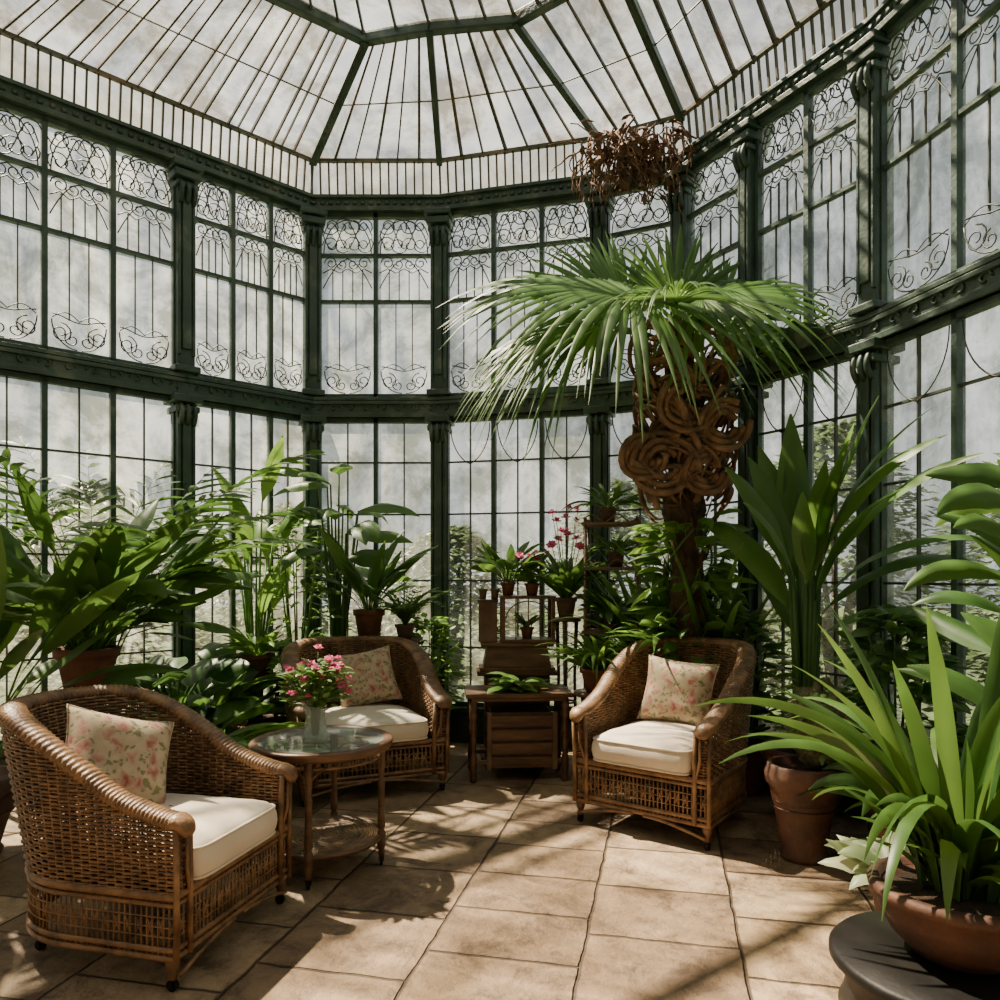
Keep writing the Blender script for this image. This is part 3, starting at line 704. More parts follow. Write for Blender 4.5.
for k, (x, y, z, a) in enumerate(heads):
    b = b0 if k == 0 else b0.copy()
    if k: col.objects.link(b); b.parent = bq
    b.location = (x, y, z+.02); b.rotation_euler = (rnd.uniform(-.6,.6)-y*3, rnd.uniform(-.5,.5)+x*3, a)
gb = MB(); gb.lathe([(.028,0),(.034,.006),(.038,.04),(.035,.04),(.031,.01),(.001,.008)], n=24); g_ = gb.build('glass_tumbler', M['glass'], None, True); g_.location = (TX+.12, TY+.05, TZ-.003); tag(g_, 'small glass bowl beside the vase on the round table', 'glass')

# ------------------------------------------------------------------ middle furniture
def at(px, Y, Z=0): return (atx(px, Y), Y, Z)
root = empty('low_wooden_table', at(517, 5.62), .08, 'low rustic wooden table with a slatted crate built in beneath, by the back windows', 'table')
mb = MB()
for k in range(4): mb.box((0,-.175+.117*k,.63), (.78,.112,.032))
mb.box((0,0,.60), (.70,.41,.03)); mb.build('tabletop', M['wood'], root, bevel=.006)
mb = MB(); mb.box((.02,0,.30), (.44,.32,.40)); mb.build('crate', M['wickerdark'], root, bevel=.004)
for z in (.13, .23, .33, .43):
    d_ = MB(); d_.box((.02,-.172,z+.01), (.48,.018,.078)); d_.build('slat', M['wood'], root, bevel=.004)
for x in (-.22, .26):
    mb = MB(); mb.box((x,-.185,.30), (.035,.02,.42)); mb.build('upright', M['woodlight'], root, bevel=.004)
for sx in (-1, 1):
    for sy in (-1, 1):
        lg = MB(); lg.lathe([(.020,0),(.026,.02),(.022,.06),(.028,.12),(.028,.17),(.020,.20),(.024,.34),(.030,.40),(.020,.44),(.030,.48),(.030,.60)], (sx*.335, sy*.175, 0), 12); lg.build('leg', M['wood'], root, True)
for sy in (-1, 1):
    mb = MB(); mb.beam((-.31, sy*.175, .145), (.31, sy*.175, .145), .025, .03); mb.build('stretcher', M['wood'], root)
rt = empty('leafy_cutting', at(515, 5.6, .648), 0, 'bunch of cut green leaves lying on the low wooden table', 'leaves'); mb = MB(); rnd = random.Random(3)
for k in range(34): blade(mb, (rnd.uniform(-.06,.06), rnd.uniform(-.05,.05), .01), rnd.random()*6.28, rnd.uniform(.16,.34), .09, rnd.uniform(.3,1.1), -.4, .2, 7, .15, 'ovate', .1, 0, rnd)
mb.build('foliage', M['leaf_bright'], rt, True)

root = empty('wooden_cabinet', at(516, 6.12), .05, 'dark wooden stepped cabinet standing behind the low table', 'cabinet')
mb = MB(); mb.box((0,0,.36), (.52,.34,.68)); mb.box((0,0,.03), (.58,.40,.06)); mb.build('body', M['wood'], root, bevel=.008)
mb = MB(); mb.box((0,0,.72), (.64,.40,.035)); mb.box((0,0,.75), (.60,.37,.03)); mb.build('ledge', M['wood'], root, bevel=.006)
mb = MB(); vs = [(-.27,-.17,.765),(.27,-.17,.765),(.27,.17,.765),(-.27,.17,.765),(-.24,-.15,.93),(.24,-.15,.93),(.24,.15,.93),(-.24,.15,.93)]
mb.add(vs, [(3,2,1,0),(4,5,6,7),(0,1,5,4),(1,2,6,5),(2,3,7,6),(3,0,4,7)]); mb.build('tapered_chest', M['wood'], root, bevel=.006)
mb = MB(); mb.box((0,0,.945), (.58,.36,.03)); mb.build('top_board', M['wood'], root, bevel=.006)
root = empty('display_case', at(527, 6.12, .961), .05, 'open wooden lantern case with lattice sides on the stepped cabinet', 'case')
mb = MB()
for x in (-.2, .2):
    for y in (-.13, .13): mb.box((x, y, .18), (.03,.03,.36))
for z in (.012, .36):
    mb.box((0,0,z), (.44,.30,.024))
for x in (-.1, 0, .1): mb.box((x, -.13, .18), (.010,.010,.34))
for t in (-1, 1): mb.tube([(t*.18*math.cos(a), -.135, .19+.14*math.sin(a)) for a in [pi*j/10 for j in range(11)]], .006, 5)
mb.build('case', M['wood'], root, bevel=.003)
root = empty('wooden_box', at(488, 6.1, .961), 0, 'narrow upright wooden box left of the lantern case', 'box')
mb = MB(); mb.box((0,0,.16), (.15,.14,.32)); mb.build('body', M['woodlight'], root, bevel=.004); mb = MB(); mb.box((0,0,.33), (.17,.16,.02)); mb.build('lid', M['wood'], root, bevel=.003)

def stand(name, label, loc, r, h, nleg=3, m='wood'):
    root = empty(name, loc, .3, label, 'plant stand'); mb = MB(); mb.lathe([(.001,h-.03),(r*.96,h-.03),(r,h-.022),(r,h-.006),(r*.97,h),(.001,h)], n=32, cap=False); mb.build('top', M[m], root, True)
    for k in range(nleg):
        a = 2*pi*k/nleg; lg = MB(); c, s_ = math.cos(a), math.sin(a)
        lg.tube([(c*r*.75, s_*r*.75, h-.03), (c*r*.62, s_*r*.62, h*.6), (c*r*.7, s_*r*.7, h*.25), (c*r*.95, s_*r*.95, 0)], [.018,.013,.014,.018], 8); lg.build('leg', M[m], root, True)
    mb = MB(); mb.tube([(r*.64*math.cos(t), r*.64*math.sin(t), h*.42) for t in [2*pi*j/24 for j in range(24)]], .009, 6, True); mb.build('stretcher', M[m], root, True)
    return root
root = empty('wooden_etagere', at(612, 5.95), -.2, 'tall weathered wooden etagere with shelves right of the cabinet', 'shelf')
for x in (-.2, .2):
    for y in (-.14, .14):
        lg = MB(); lg.tube([(x, y, 0), (x, y, 1.95)], .014, 8)
        for z in (.3,.7,1.1,1.5,1.9): lg.ball((x, y, z), .019)
        lg.build('post', M['woodlight'], root, True)
for z in (.45, 1.05, 1.55, 1.90):
    mb = MB(); mb.box((0,0,z), (.46,.34,.022)); mb.build('shelf', M['woodlight'], root, bevel=.004)
for z in (1.62, 1.97, 1.12):
    mb = MB(); mb.tube([(-.2+.4*t, -.155, z-.03+.03*math.sin(t*pi*4)) for t in [j/16 for j in range(17)]], .006, 5); mb.build('gallery_rail', M['woodlight'], root, True)

stand('round_plant_stand', 'round wooden plant stand left of the right hand armchair', at(597, 5.42), .17, .66)
stand('tall_plant_stand', 'tall narrow plant stand holding the pink orchid', at(566, 6.0), .12, 1.16)
stand('corner_plant_stand', 'wooden plant stand behind the second armchair in the left corner', at(258, 5.7), .20, .72)
stand('wide_plant_stand', 'wooden plant stand behind the left foreground armchair', at(87, 4.45), .24, .80, 4)
root = empty('small_wooden_cupboard', at(388, 6.3), 0, 'small brown wooden cupboard under the window behind the armchair', 'cupboard')
mb = MB(); mb.box((0,0,.48), (.46,.36,.92)); mb.build('body', M['wood'], root, bevel=.008); mb = MB(); mb.box((0,0,.955), (.54,.42,.03)); mb.build('top_board', M['woodlight'], root, bevel=.006)
for x in (-.11, .11):
    d_ = MB(); d_.box((x,-.188,.5), (.20,.02,.80)); d = d_.build('door', M['woodlight'], root, bevel=.004); k_ = MB(); k_.ball((x*.25,-.205,.5), .012); k_.build('knob', M['black'], d, True)
BX, BY = 1.49, 2.48
root = empty('black_round_table', (BX, BY, 0), 0, 'black round stepped side table under the large terracotta bowl', 'table')
mb = MB(); mb.lathe([(.001,.19),(.35,.19),(.37,.20),(.37,.22),(.355,.235),(.001,.235)], n=56, cap=False); mb.build('tabletop', M['black'], root, True)
mb = MB(); mb.lathe([(.32,.02),(.34,.03),(.325,.06),(.315,.12),(.325,.17),(.33,.19)], n=48); mb.build('apron', M['black'], root, True)
for k in range(4):
    a = pi/4+k*pi/2; lg = MB(); lg.ball((.31*math.cos(a), .31*math.sin(a), .028), .028); lg.build('foot', M['black'], root, True)

# ------------------------------------------------------------------ fan palm
PX, PY = atx(688, 5.35), 5.35
root = empty('fan_palm', (PX, PY, 0), 0, 'large fan palm with spreading crown and gnarled brown trunk', 'palm')
mb = MB(); mb.lathe(pot_profile('urn', .27, .48), n=36); mb.build('pot', M['terraold'], root, True)
mb = MB(); mb.lathe([(.24,.41),(.1,.44),(.001,.45)], n=20, cap=False); mb.build('soil', M['soil'], root, True)
rnd = random.Random(11); mb = MB()
pts = [(.03*math.sin(z*2.1)-.10*max(0, z-2.4), .02*math.cos(z*3), z) for z in [.42+.09*k for k in range(32)]]
mb.tube(pts, [.115+.018*((k % 2))+.03*math.sin(k*.8) for k in range(32)], 14)
for k in range(190):
    z = rnd.uniform(.6, 3.1); a = rnd.random()*6.28; r = .11
    blade(mb, (r*math.cos(a), r*math.sin(a), z), a, rnd.uniform(.08,.22), .04, rnd.uniform(.6,1.3), rnd.uniform(.9,1.5), n=4, kind='strap')
mb.build('trunk', M['bark'], root, True)
mb = MB()
for k in range(135):
    a = rnd.uniform(pi*.85, pi*2.2); z = rnd.uniform(2.0, 3.15); r = rnd.uniform(.07,.20); c = Vector((.22*math.cos(a)-.03, .16*math.sin(a), z)); n = 16
    tilt = rnd.uniform(-.7,.7); pp = []; tt = rnd.uniform(1.0,1.7); t0 = rnd.uniform(-.6,.6)
    for j in range(n+1):
        t = t0+j/n*tt*pi; q = Vector((math.cos(a+pi/2)*math.cos(t)*r, math.sin(a+pi/2)*math.cos(t)*r, math.sin(t)*r)); q += Vector((math.cos(a), math.sin(a), 0))*(.05+.07*math.sin(t+tilt)); pp.append(c+q)
    mb.tube(pp, [.028*(1-.6*j/n) for j in range(n+1)], 6, ratio=.35)
for (cx, cz, R_) in ((-.24, 2.26, .21), (-.37, 2.30, .15), (.06, 2.20, .15), (-.07, 2.66, .19), (.18, 2.52, .17)):
    for rr in (1, .74, .5): mb.tube([(cx+R_*rr*math.cos(t+rr), -.25-.03*rr+.03*math.sin(3*t), cz+R_*rr*math.sin(t+rr)) for t in [2*pi*j/22 for j in range(20)]], .023, 6)
mb.build('curled_fibres', M['root'], root, True)
fo = MB(); pe = MB(); crown = Vector((-.12, 0, 3.14))
def pleaf(hub, fwd, nrm, L, N, spread, droop, cone=.06):
    hub = Vector(hub)
    pe.tube([crown, (crown+hub)*.5+Vector((0,0,.04)), hub], [.018,.013,.010], 6)
    fan(fo, hub, fwd, nrm, L, N, spread, droop, cone, rnd)
pleaf((-.46,-.28,3.40), (-1,-.12,.06), (.04,-.50,.86), 1.32, 60, 2.5, .34)
pleaf((.04,-.20,3.40), (1,-.15,.10), (-.1,-.52,.84), .98, 46, 2.2, .34)
pleaf((-.42,.06,3.42), (-.8,.1,.6), (.2,-.86,.5), .86, 40, 1.9, .12)
pleaf((-.06,.10,3.46), (.1,.2,1), (0,-.9,.3), .66, 36, 1.9, .08)
pleaf((.22,.12,3.40), (.8,.2,.55), (-.15,-.82,.45), .74, 34, 1.8, .12)
pleaf((-.66,.02,3.24), (-1,.15,-.02), (0,-.5,.8), 1.02, 38, 1.3, .44)
pleaf((-.64,-.28,3.18), (-.95,-.30,-.16), (0,-.4,.9), .92, 30, 1.0, .58)
pleaf((-.20,-.50,3.26), (-.35,-1,.05), (0,-.1,1), .62, 34, 1.5, .40)
pleaf((.28,.02,3.24), (1,.1,-.02), (0,-.5,.8), .84, 34, 1.3, .44)
pe.build('petioles', M['stem'], root, True); fo.build('fronds', M['leaf_palm'], root, True)
rt = empty('climbing_vine', (PX, PY, .45), 0, 'leafy green climber wrapped round the lower palm trunk', 'plant'); mb = MB(); rnd = random.Random(61)
for k in range(250):
    z = rnd.uniform(.2, 1.42); a = rnd.random()*6.28; r = .16
    blade(mb, (r*math.cos(a), r*math.sin(a), z), a, rnd.uniform(.18,.36), rnd.uniform(.07,.12), rnd.uniform(.0,1.2), rnd.uniform(-1.1,.0), .2, 7, .15, 'ovate', .08, 0, rnd, 0, .003, roll=rnd.uniform(-.7,.7))
mb.build('foliage', M['leaf_bright'], rt, True); mb = MB()
for q in range(3): mb.tube([(.165*math.cos(t*7+q*2), .165*math.sin(t*7+q*2), .02+1.35*t) for t in [j/30 for j in range(31)]], .008, 5)
mb.build('stem', M['stem'], rt, True)

# ------------------------------------------------------------------ potted plants
def f_left_big(mb, rnd, z):
    for k in range(130):
        az = rnd.random()*6.28; b = (.10*rnd.random()*math.cos(az), .10*rnd.random()*math.sin(az), z)
        blade(mb, b, az, rnd.uniform(.35,1.15), rnd.uniform(.10,.16), rnd.uniform(.6,1.53), rnd.uniform(-.5,.9), rnd.uniform(.5,.62), 11, .15, 'ovate', .08, rnd.uniform(-.5,.5), rnd, rnd.uniform(-.6,.6), roll=rnd.uniform(-.9,.9))
potted('leafy_plant', 'broad leaved green plant in a terracotta pot behind the left armchair', 'plant', at(87, 4.45, .80), 'flower', .17, .27, f_left_big, lm='leaf_mid', seed=21)
def f_areca(mb, rnd, z):
    for k in range(19):
        az = 2*pi*k/19+rnd.uniform(-.2,.2); frond(mb, (0,0,z), az, rnd.uniform(2.1,2.8), rnd.uniform(1.46,1.56), rnd.uniform(-.3,.9), 24, .36, .046, rnd, .45, .55)
potted('areca_palm', 'tall feathery palm against the left windows', 'palm', at(98, 5.0), 'flower', .24, .42, f_areca, lm='leaf_mid', seed=4)
def f_edge(mb, rnd, z): clump(mb, rnd, 40, 1.6, .15, (1.1,1.5), (-.3,.9), 'ovate', .5, .12, z, seg=12)
potted('edge_plant', 'large leaved plant at the far left edge behind the armchair', 'plant', (-2.85, 4.0, 0), 'urn', .26, .42, f_edge, 'terraold', 'leaf_mid', seed=5)
def f_hosta(mb, rnd, z): clump(mb, rnd, 46, .78, .23, (.5,1.35), (-.7,.0), 'ovate', .35, .10, z, wave=.08)
potted('broadleaf_clump', 'low clump of broad glossy leaves between the first two armchairs', 'plant', at(198, 4.65), 'bowl', .24, .34, f_hosta, 'terraold', 'leaf_bright', seed=6)
def f_peace(mb, rnd, z): clump(mb, rnd, 50, .85, .13, (.8,1.5), (-.6,.4), 'ovate', .4, .10, z, wave=.06)
potted('corner_bush', 'dark leafy bush on the floor in the left corner', 'plant', at(222, 5.55), 'flower', .20, .34, f_peace, 'terra', 'leaf_mid', seed=8)
def f_small(mb, rnd, z): clump(mb, rnd, 44, .36, .06, (.6,1.4), (-.6,.3), 'ovate', .25, .05, z)
potted('small_potted_herb', 'small leafy herb in a terracotta pot on the corner stand', 'plant', at(258, 5.7, .72), 'flower', .12, .18, f_small, 'terra', 'leaf_bright', seed=9)
def rspec(rnd, n, H, L, w, e0, e1, lean=(.02,.25)):
    out = []
    for k in range(n):
        a = 2*pi*(k+rnd.random()*.8)/n; out.append((a, rnd.uniform(*lean), rnd.uniform(*H), rnd.uniform(*L), w*rnd.uniform(.85,1.15), rnd.uniform(*e0), rnd.uniform(*e1), -.8*math.cos(a)+rnd.uniform(-.4,.4)))
    return out
potted('strelitzia', 'tall upright paddle leaved plant in the left corner', 'plant', at(256, 6.05), 'flower', .22, .38, lambda mb, rnd, z: canes(mb, rnd, z, rspec(rnd, 14, (.8,1.75), (.42,.62), .15, (1.1,1.53), (.3,1.4), (.0,.14))), 'terra', 'leaf_bright', seed=12)
potted('tall_corner_plant', 'tall plant with drooping wide leaves beside the corner post', 'plant', at(338, 6.35), 'flower', .20, .36, lambda mb, rnd, z: canes(mb, rnd, z, rspec(rnd, 18, (1.1,2.05), (.36,.56), .17, (.3,.9), (-1.2,-.4), (.02,.18))), 'terra', 'leaf_mid', seed=14)
potted('weeping_bush', 'tall fine leaved bush in front of the corner post', 'plant', at(298, 6.25), 'flower', .20, .38, lambda mb, rnd, z: bush(mb, rnd, z, 260, .26, 1.7, .17, .045), 'terraold', 'leaf_bright', seed=52)
potted('philodendron', 'wide leaved dark plant between the left windows and the corner bush', 'plant', at(172, 5.3), 'flower', .20, .38, lambda mb, rnd, z: canes(mb, rnd, z, rspec(rnd, 24, (.15,.5), (.30,.42), .22, (.2,1.0), (-.9,.1), (.05,.25))), 'terra', 'leaf_dark', seed=51)
potted('window_fern', 'feathery fern between the corner plant and the cupboard', 'plant', at(314, 6.02), 'flower', .18, .66, lambda mb, rnd, z: [frond(mb, (0,0,z), 2*pi*k/26, rnd.uniform(.42,.75), rnd.uniform(.9,1.5), rnd.uniform(-.9,.2), 18, .12, .030, rnd, .2, .1) for k in range(26)], 'terraold', 'leaf_bright', seed=15)
potted('rubber_plant', 'upright leafy plant in a terracotta pot on the small cupboard', 'plant', at(369, 6.25, .972), 'flower', .125, .24, lambda mb, rnd, z: clump(mb, rnd, 36, .76, .10, (.9,1.5), (-.4,1.0), 'ovate', .3, .05, z), 'terra', 'leaf_mid', seed=16)
potted('cupboard_fern', 'small bright fern at the right end of the cupboard', 'plant', at(405, 6.2, .972), 'flower', .08, .12, lambda mb, rnd, z: [frond(mb, (0,0,z), 2*pi*k/24, rnd.uniform(.28,.55), rnd.uniform(.9,1.5), rnd.uniform(-.9,.4), 12, .09, .024, rnd, .2, .1) for k in range(24)], 'terraold', 'leaf_bright', seed=17)
potted('window_bush', 'bushy plant on the floor under the window left of the stepped cabinet', 'plant', at(428, 6.48), 'flower', .17, .32, lambda mb, rnd, z: bush(mb, rnd, z, 240, .24, .85, .15, .06), 'terra', 'leaf_bright', seed=53)
def blossoms(n, zr, r, sc=1.0):
    def f(root, rnd, z):
        stm = MB()
        for k in range(n):
            a = rnd.random()*6.28; rr = r*math.sqrt(rnd.random()); zz = z+rnd.uniform(*zr); x, y = rr*math.cos(a), rr*math.sin(a)
            stm.tube([(x*.2, y*.2, z), (x*.5, y*.5, (z+zz)/2), (x, y, zz)], .003, 4)
            b = b0.copy(); col.objects.link(b); b.parent = root; b.location = (x, y, zz); b.rotation_euler = (rnd.uniform(-.9,.3), rnd.uniform(-.5,.5), a); b.scale = (sc, sc, sc)
        stm.build('stems', M['stem'], root, True)
    return f
potted('pink_orchid', 'tall pink orchid with arching stems on the tall stand', 'flowers', at(566, 6.0, 1.16), 'flower', .085, .16, lambda mb, rnd, z: clump(mb, rnd, 34, .56, .06, (.9,1.5), (-.4,.7), 'strap', .1, .03, z), 'terraold', 'leaf_mid', extra=blossoms(13, (.42,.74), .15, 1.9), seed=18)
potted('potted_pink_primrose', 'small pink flowering plant on top of the lantern case', 'flowers', at(532, 6.1, 1.334), 'flower', .06, .10, lambda mb, rnd, z: clump(mb, rnd, 34, .24, .055, (.5,1.4), (-.4,.4), 'ovate', .3, .03, z), 'terra', 'leaf_bright', extra=blossoms(13, (.12,.26), .12, 1.7), seed=19)
potted('potted_foliage', 'bushy green pot plant at the left end of the lantern case', 'plant', at(508, 6.14, 1.334), 'flower', .06, .11, lambda mb, rnd, z: clump(mb, rnd, 34, .44, .08, (.8,1.5), (-.2,.9), 'ovate', .4, .04, z), 'terra', 'leaf_mid', seed=20)
for k, (px, lab) in enumerate(((483, 'small empty terracotta pot on the left of the upright box'), (495, 'small empty terracotta pot on the right of the upright box'))):
    mb = MB(); mb.lathe(pot_profile('flower', .036, .085), n=20); o = mb.build('terracotta_pot', M['woodlight'], None, True); o.location = at(px, 6.1, 1.302); tag(o, lab, 'pot', 'small pots on the wooden box')
potted('case_plant', 'little leafy plant inside the lantern case', 'plant', at(527, 6.12, .986), 'flower', .055, .09, lambda mb, rnd, z: clump(mb, rnd, 20, .16, .035, (.8,1.5), (-.2,.6), 'ovate', .2, .03, z), 'terra', 'leaf_mid', seed=23)
potted('spider_plant', 'arching spider plant in a terracotta pot on the round stand', 'plant', at(597, 5.42, .66), 'flower', .12, .17, lambda mb, rnd, z: clump(mb, rnd, 70, .48, .038, (.6,1.5), (-1.1,.3), 'strap', .0, .05, z), 'terra', 'leaf_bright', seed=24)
for k, (z, lab, l_, w_, lm) in enumerate(((1.911, 'spiky plant on the top shelf of the etagere', .38, .035, 'leaf_mid'), (1.061, 'broad leaved plant on the second shelf of the etagere', .40, .08, 'leaf_mid'), (1.561, 'little trailing plant on the third shelf of the etagere', .30, .045, 'leaf_bright'))):
    potted('etagere_plant', lab, 'plant', at(608+k*4, 5.95, z), 'flower', .07, .12, lambda mb, rnd, zz: clump(mb, rnd, 34, l_, w_, (.5,1.5), (-.9,.3), 'ovate', .2, .04, zz), 'terraold', lm, seed=30+k)
# right group
potted('trunk_bush', 'dense strap leaved plant at the foot of the palm', 'plant', at(668, 5.80), 'flower', .22, .40, lambda mb, rnd, z: clump(mb, rnd, 80, 1.60, .080, (1.36,1.55), (-.4,1.2), 'strap', .0, .12, z, seg=13, lmin=.5), 'terra', 'leaf_palm', seed=40)
potted('trunk_fern', 'bushy fern behind the right hand armchair', 'plant', at(645, 5.50), 'flower', .18, .76, lambda mb, rnd, z: [frond(mb, (0,0,z), 2*pi*k/28, rnd.uniform(.30,.52), rnd.uniform(1.2,1.5), rnd.uniform(-.3,.8), 16, .13, .034, rnd, .2, .1) for k in range(28)], 'terra', 'leaf_bright', seed=41)
potted('arching_dracaena', 'dark arching long leaved plant right of the palm trunk', 'plant', (1.58, 5.48, 0), 'flower', .20, .42, lambda mb, rnd, z: clump(mb, rnd, 70, 1.45, .075, (1.38,1.55), (-.2,1.2), 'strap', .0, .10, z, azr=(1.7, 5.2), seg=13, lmin=.5), 'terra', 'leaf_palm', seed=42)
potted('shade_bush', 'leafy bush in the gap between the right armchair and the right windows', 'plant', (1.70, 5.18, 0), 'flower', .15, .36, lambda mb, rnd, z: bush(mb, rnd, z, 220, .22, .85, .18, .07), 'terra', 'leaf_mid', seed=54)
def f_paddle(mb, rnd, z):
    spec = [(95,1.00,1.15,1.53,1.40,.22),(118,1.00,1.0,1.48,1.1,.20),(-52,1.05,1.20,1.15,.10,.19),(-62,.90,1.20,.95,-.30,.19),(165,1.10,.80,1.36,.75,.17),(140,1.12,.80,1.45,1.0,.18),(200,1.10,.60,1.32,.4,.16),(250,1.05,.62,1.42,.7,.16),(-75,.95,.95,1.3,.2,.18),(-45,.85,1.0,1.0,-.3,.19),(130,.85,.95,1.2,.3,.18),(-66,.70,.95,.85,-.7,.18),(268,1.05,.75,1.5,1.1,.17),(-48,1.10,1.15,1.42,.5,.19),(75,.95,1.0,1.42,.9,.19),(-55,.55,.85,.7,-.9,.17),(105,.7,.9,1.2,.3,.19),(-58,1.15,1.05,1.45,.9,.18),(-80,1.10,.95,1.48,.8,.17),(88,1.15,.85,1.53,1.3,.17),(-40,1.2,1.0,1.3,.3,.18)]
    for a, H, l, e0, e1, w in spec:
        a = math.radians(a); c, s_ = math.cos(a), math.sin(a)
        mb.tube([(c*.05, s_*.05, z), (c*.06, s_*.06, z+H*.5), (c*.09, s_*.09, z+H)], [.022,.018,.012], 7)
        blade(mb, (c*.09, s_*.09, z+H), a, l, w, e0, e1, .06, 15, .12, 'ovate', .06, rnd.uniform(-.15,.15), rnd, rnd.uniform(-.3,.3), .012, roll=-.9*c+rnd.uniform(-.2,.2))
potted('paddle_leaf_plant', 'tall plant with broad upright paddle leaves in a wide clay bowl', 'plant', (1.88, 4.62, 0), 'bowl', .25, .44, f_paddle, 'terradark', 'leaf_palm', seed=43)
potted('side_bush', 'dark leafy bush against the right windows behind the mossy urn', 'plant', (2.14, 4.05, 0), 'flower', .18, .38, lambda mb, rnd, z: bush(mb, rnd, z, 300, .28, .95, .20, .07), 'terraold', 'leaf_mid', seed=55)
def mossy(root, rnd, z):
    mb = MB(); n, m = 26, 18; vs = []; fs = []
    for i in range(m+1):
        for j in range(n):
            th = pi*i/m; ph = 2*pi*j/n; r = .165*(1+.12*math.sin(5*ph+3*th)+.09*math.sin(9*th+2*ph)+rnd.uniform(-.05,.05))
            vs.append((.11+r*math.sin(th)*math.cos(ph), .02+r*math.sin(th)*math.sin(ph), z+.24-1.35*r*math.cos(th)))
    for i in range(m):
        for j in range(n): fs.append((i*n+j, i*n+(j+1) % n, (i+1)*n+(j+1) % n, (i+1)*n+j))
    mb.add(vs, fs); mb.build('moss', M['moss'], root, True)
potted('mossy_urn', 'tall worn clay urn crowned with a mossy mound', 'plant', (1.61, 3.98, 0), 'urn', .185, .50, lambda mb, rnd, z: [blade(mb, (.11+.16*math.cos(k), .02+.16*math.sin(k), z+rnd.uniform(.12,.46)), k, rnd.uniform(.06,.16), .03, rnd.uniform(.2,1.2), rnd.uniform(-.9,.2), .1, 6, .15, rnd=rnd) for k in range(90)], 'terradark', 'leaf_mid', seed=44, extra=mossy)
potted('caladium', 'small pale variegated plant low behind the black table', 'plant', (1.66, 3.12, 0), 'flower', .11, .22, lambda mb, rnd, z: clump(mb, rnd, 50, .32, .085, (.5,1.5), (-.9,.5), 'heart', .4, .05, z, wave=.15), 'terradark', 'leaf_pale', seed=45)
potted('caladium_fern', 'bright leafy plant between the mossy urn and the big bowl', 'plant', (1.95, 3.52, 0), 'flower', .17, .34, lambda mb, rnd, z: clump(mb, rnd, 56, .55, .09, (.9,1.5), (-.8,.6), 'ovate', .2, .08, z), 'terra', 'leaf_mid', seed=46)
def f_clivia(mb, rnd, z):
    clump(mb, rnd, 66, 1.10, .066, (1.34,1.56), (-1.1,1.15), 'strap', .0, .12, z, seg=16, wave=.02, lmin=.5, rl=.9)
    clump(mb, rnd, 26, .42, .05, (.9,1.4), (-.5,.5), 'strap', .0, .10, z, seg=10)
potted('clivia', 'large strap leaved plant in a wide terracotta bowl on the black table', 'plant', (BX+.04, BY+.02, .236), 'bowl', .26, .235, f_clivia, 'terradark', 'leaf_mid', seed=47)
potted('right_edge_plant', 'tall broad leaved plant at the right edge against the windows', 'plant', (2.32, 3.05, 0), 'urn', .22, .44, lambda mb, rnd, z: canes(mb, rnd, z, [q for q in rspec(rnd, 44, (.4,1.5), (.36,.58), .11, (.4,1.4), (-.9,.5), (.02,.2)) if math.cos(q[0]) < .45]), 'terraold', 'leaf_mid', seed=48)
rt = empty('hanging_basket', (2.0, 4.98, 3.0), 0, 'small verdigris basket of greenery high on the right wall', 'basket')
mb = MB(); mb.lathe([(.02,0),(.07,.02),(.10,.07),(.12,.13),(.11,.13),(.03,.10)], n=22); mb.build('bowl', M['iron'], rt, True)
mb = MB(); mb.tube([(.10,.02,.10), (.2,.10,.20), (.21,.12,.05)], .008, 6); mb.build('bracket', M['iron'], rt, True)
mb = MB(); clump(mb, random.Random(9), 24, .26, .04, (.1,1.3), (-1.2,.0), 'ovate', .2, .06, .10); mb.build('foliage', M['leaf_mid'], rt, True)
rt = empty('dried_vine_bundle', (1.02, 6.02, 4.92), 0, 'tangled bundle of dry brown vines hanging at the cornice', 'vines'); mb = MB(); rnd = random.Random(77)
for k in range(190):
    x = rnd.gauss(.02,.22); p = Vector((x, rnd.gauss(0,.05)-.1*x, rnd.gauss(.04,.08))); d = Vector((rnd.uniform(-.8,.8), rnd.uniform(-.5,.5), rnd.uniform(-1.2,-.1))); pp = [p.copy()]; m = rnd.choice((8, 11, 15))
    for j in range(m):
        d += Vector((rnd.uniform(-.5,.5), rnd.uniform(-.4,.4), rnd.uniform(-.8,.3))); d.normalize(); p = p+d*.030; pp.append(p.copy())
    mb.tube(pp, [.009*(1-.7*j/m) for j in range(m+1)], 5)
mb.build('vines', M['root'], rt, True)
mb = MB()
for k in range(110):
    x = rnd.gauss(.02,.22); blade(mb, (x, rnd.gauss(-.05,.05), rnd.gauss(-.05,.13)), rnd.random()*6.28, rnd.uniform(.08,.2), .045, rnd.uniform(-1,.6), rnd.uniform(-1.4,-.3), n=5, rnd=rnd, wave=.3, roll=rnd.uniform(-1,1))
mb.build('dead_leaves', M['root'], rt, True)
mb = MB()
for k in range(5):
    x = rnd.uniform(-.5,.4); p = Vector((x*.4, 0, .05)); pp = [p.copy()]
    for j in range(10): p = p+Vector((x*.12+rnd.uniform(-.03,.03), rnd.uniform(-.03,.01), rnd.uniform(-.03,.03))); pp.append(p.copy())
    mb.tube(pp, .005, 5)
mb.build('tendrils', M['root'], rt, True)

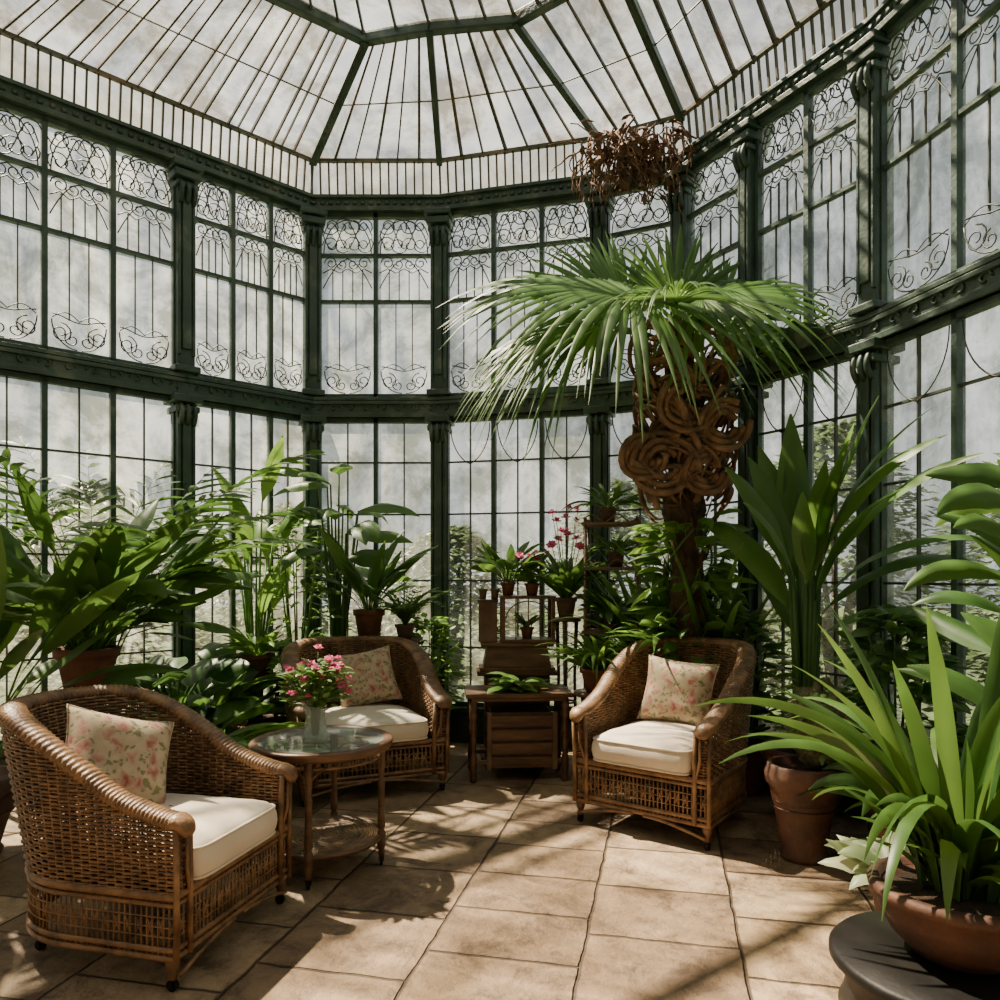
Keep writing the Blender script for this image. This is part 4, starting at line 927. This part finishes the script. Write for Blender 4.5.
# ------------------------------------------------------------------ greenery outside
rnd = random.Random(101)
OUT = [(-6.3, 6.8, 2.4, 'left of the glasshouse'), (-4.6, 8.6, 2.7, 'beyond the left windows'), (-2.6, 9.2, 2.5, 'outside the left corner'), (-.6, 8.8, 2.2, 'outside the back window left of centre'), (1.5, 8.5, 2.7, 'outside the back window behind the cabinet'), (3.5, 7.8, 3.2, 'outside behind the palm'), (4.9, 6.2, 3.1, 'outside the right windows'), (5.6, 4.1, 2.8, 'outside the right edge windows')]
for k, (x, y, h, w) in enumerate(OUT):
    rt = empty('garden_shrub', (x, y, -.145), 0, 'blurred green garden shrub '+w, 'shrub', 'garden shrubs outside'); mb = MB(); tr = MB()
    for j in range(5):
        a = 2*pi*j/5; tr.tube([(0,0,0), (.15*math.cos(a), .15*math.sin(a), h*.4), (.5*math.cos(a), .5*math.sin(a), h*.8)], [.05,.035,.015], 6)
    for j in range(4200):
        a = rnd.random()*6.28; t = rnd.random()**.7; r = 1.2*rnd.random()**.4*math.sin(pi*min(1, t*.82+.14))*(1+.15*math.sin(5*a+7*t))
        blade(mb, (r*math.cos(a), r*math.sin(a), h*t), a, rnd.uniform(.09,.16), .09, rnd.uniform(-.3,1), rnd.uniform(-.9,.3), n=2)
    mb.build('foliage', M['leaf_far'], rt, True); tr.build('branches', M['bark'], rt, True)

# ------------------------------------------------------------------ light
w = bpy.data.worlds.new('sky'); bpy.context.scene.world = w; w.use_nodes = True; nt = w.node_tree; nt.nodes.clear(); L = nt.links
out = nd(nt, 'ShaderNodeOutputWorld'); bg = nd(nt, 'ShaderNodeBackground'); tc = nd(nt, 'ShaderNodeTexCoord')
n = nd(nt, 'ShaderNodeTexNoise'); n.inputs['Scale'].default_value = 4.5; n.inputs['Detail'].default_value = 8; n.inputs['Distortion'].default_value = .6
L.new(tc.outputs['Generated'], n.inputs['Vector'])
r = ramp(nt, [(.38, (.46,.50,.53)), (.60, (1.0,.995,.97))]); L.new(n.outputs['Fac'], r.inputs[0]); L.new(r.outputs[0], bg.inputs[0]); bg.inputs[1].default_value = 1.3
L.new(bg.outputs[0], out.inputs[0])
sl = bpy.data.lights.new('sun', 'SUN'); sl.energy = 29; sl.angle = .016; sl.color = (1, .84, .64); so = bpy.data.objects.new('sun', sl); col.objects.link(so)
so.rotation_euler = Vector((.44, -.33, -.84)).to_track_quat('-Z', 'Y').to_euler(); so.location = (-4, 8, 10)

cam = bpy.data.cameras.new('camera'); cam.lens = 27; cam.sensor_width = 36; cam.shift_y = .075; cam.clip_start = .05
co = bpy.data.objects.new('camera', cam); col.objects.link(co); co.location = (0,0,1.5); co.rotation_euler = (pi/2, 0, 0)
bpy.context.scene.camera = co
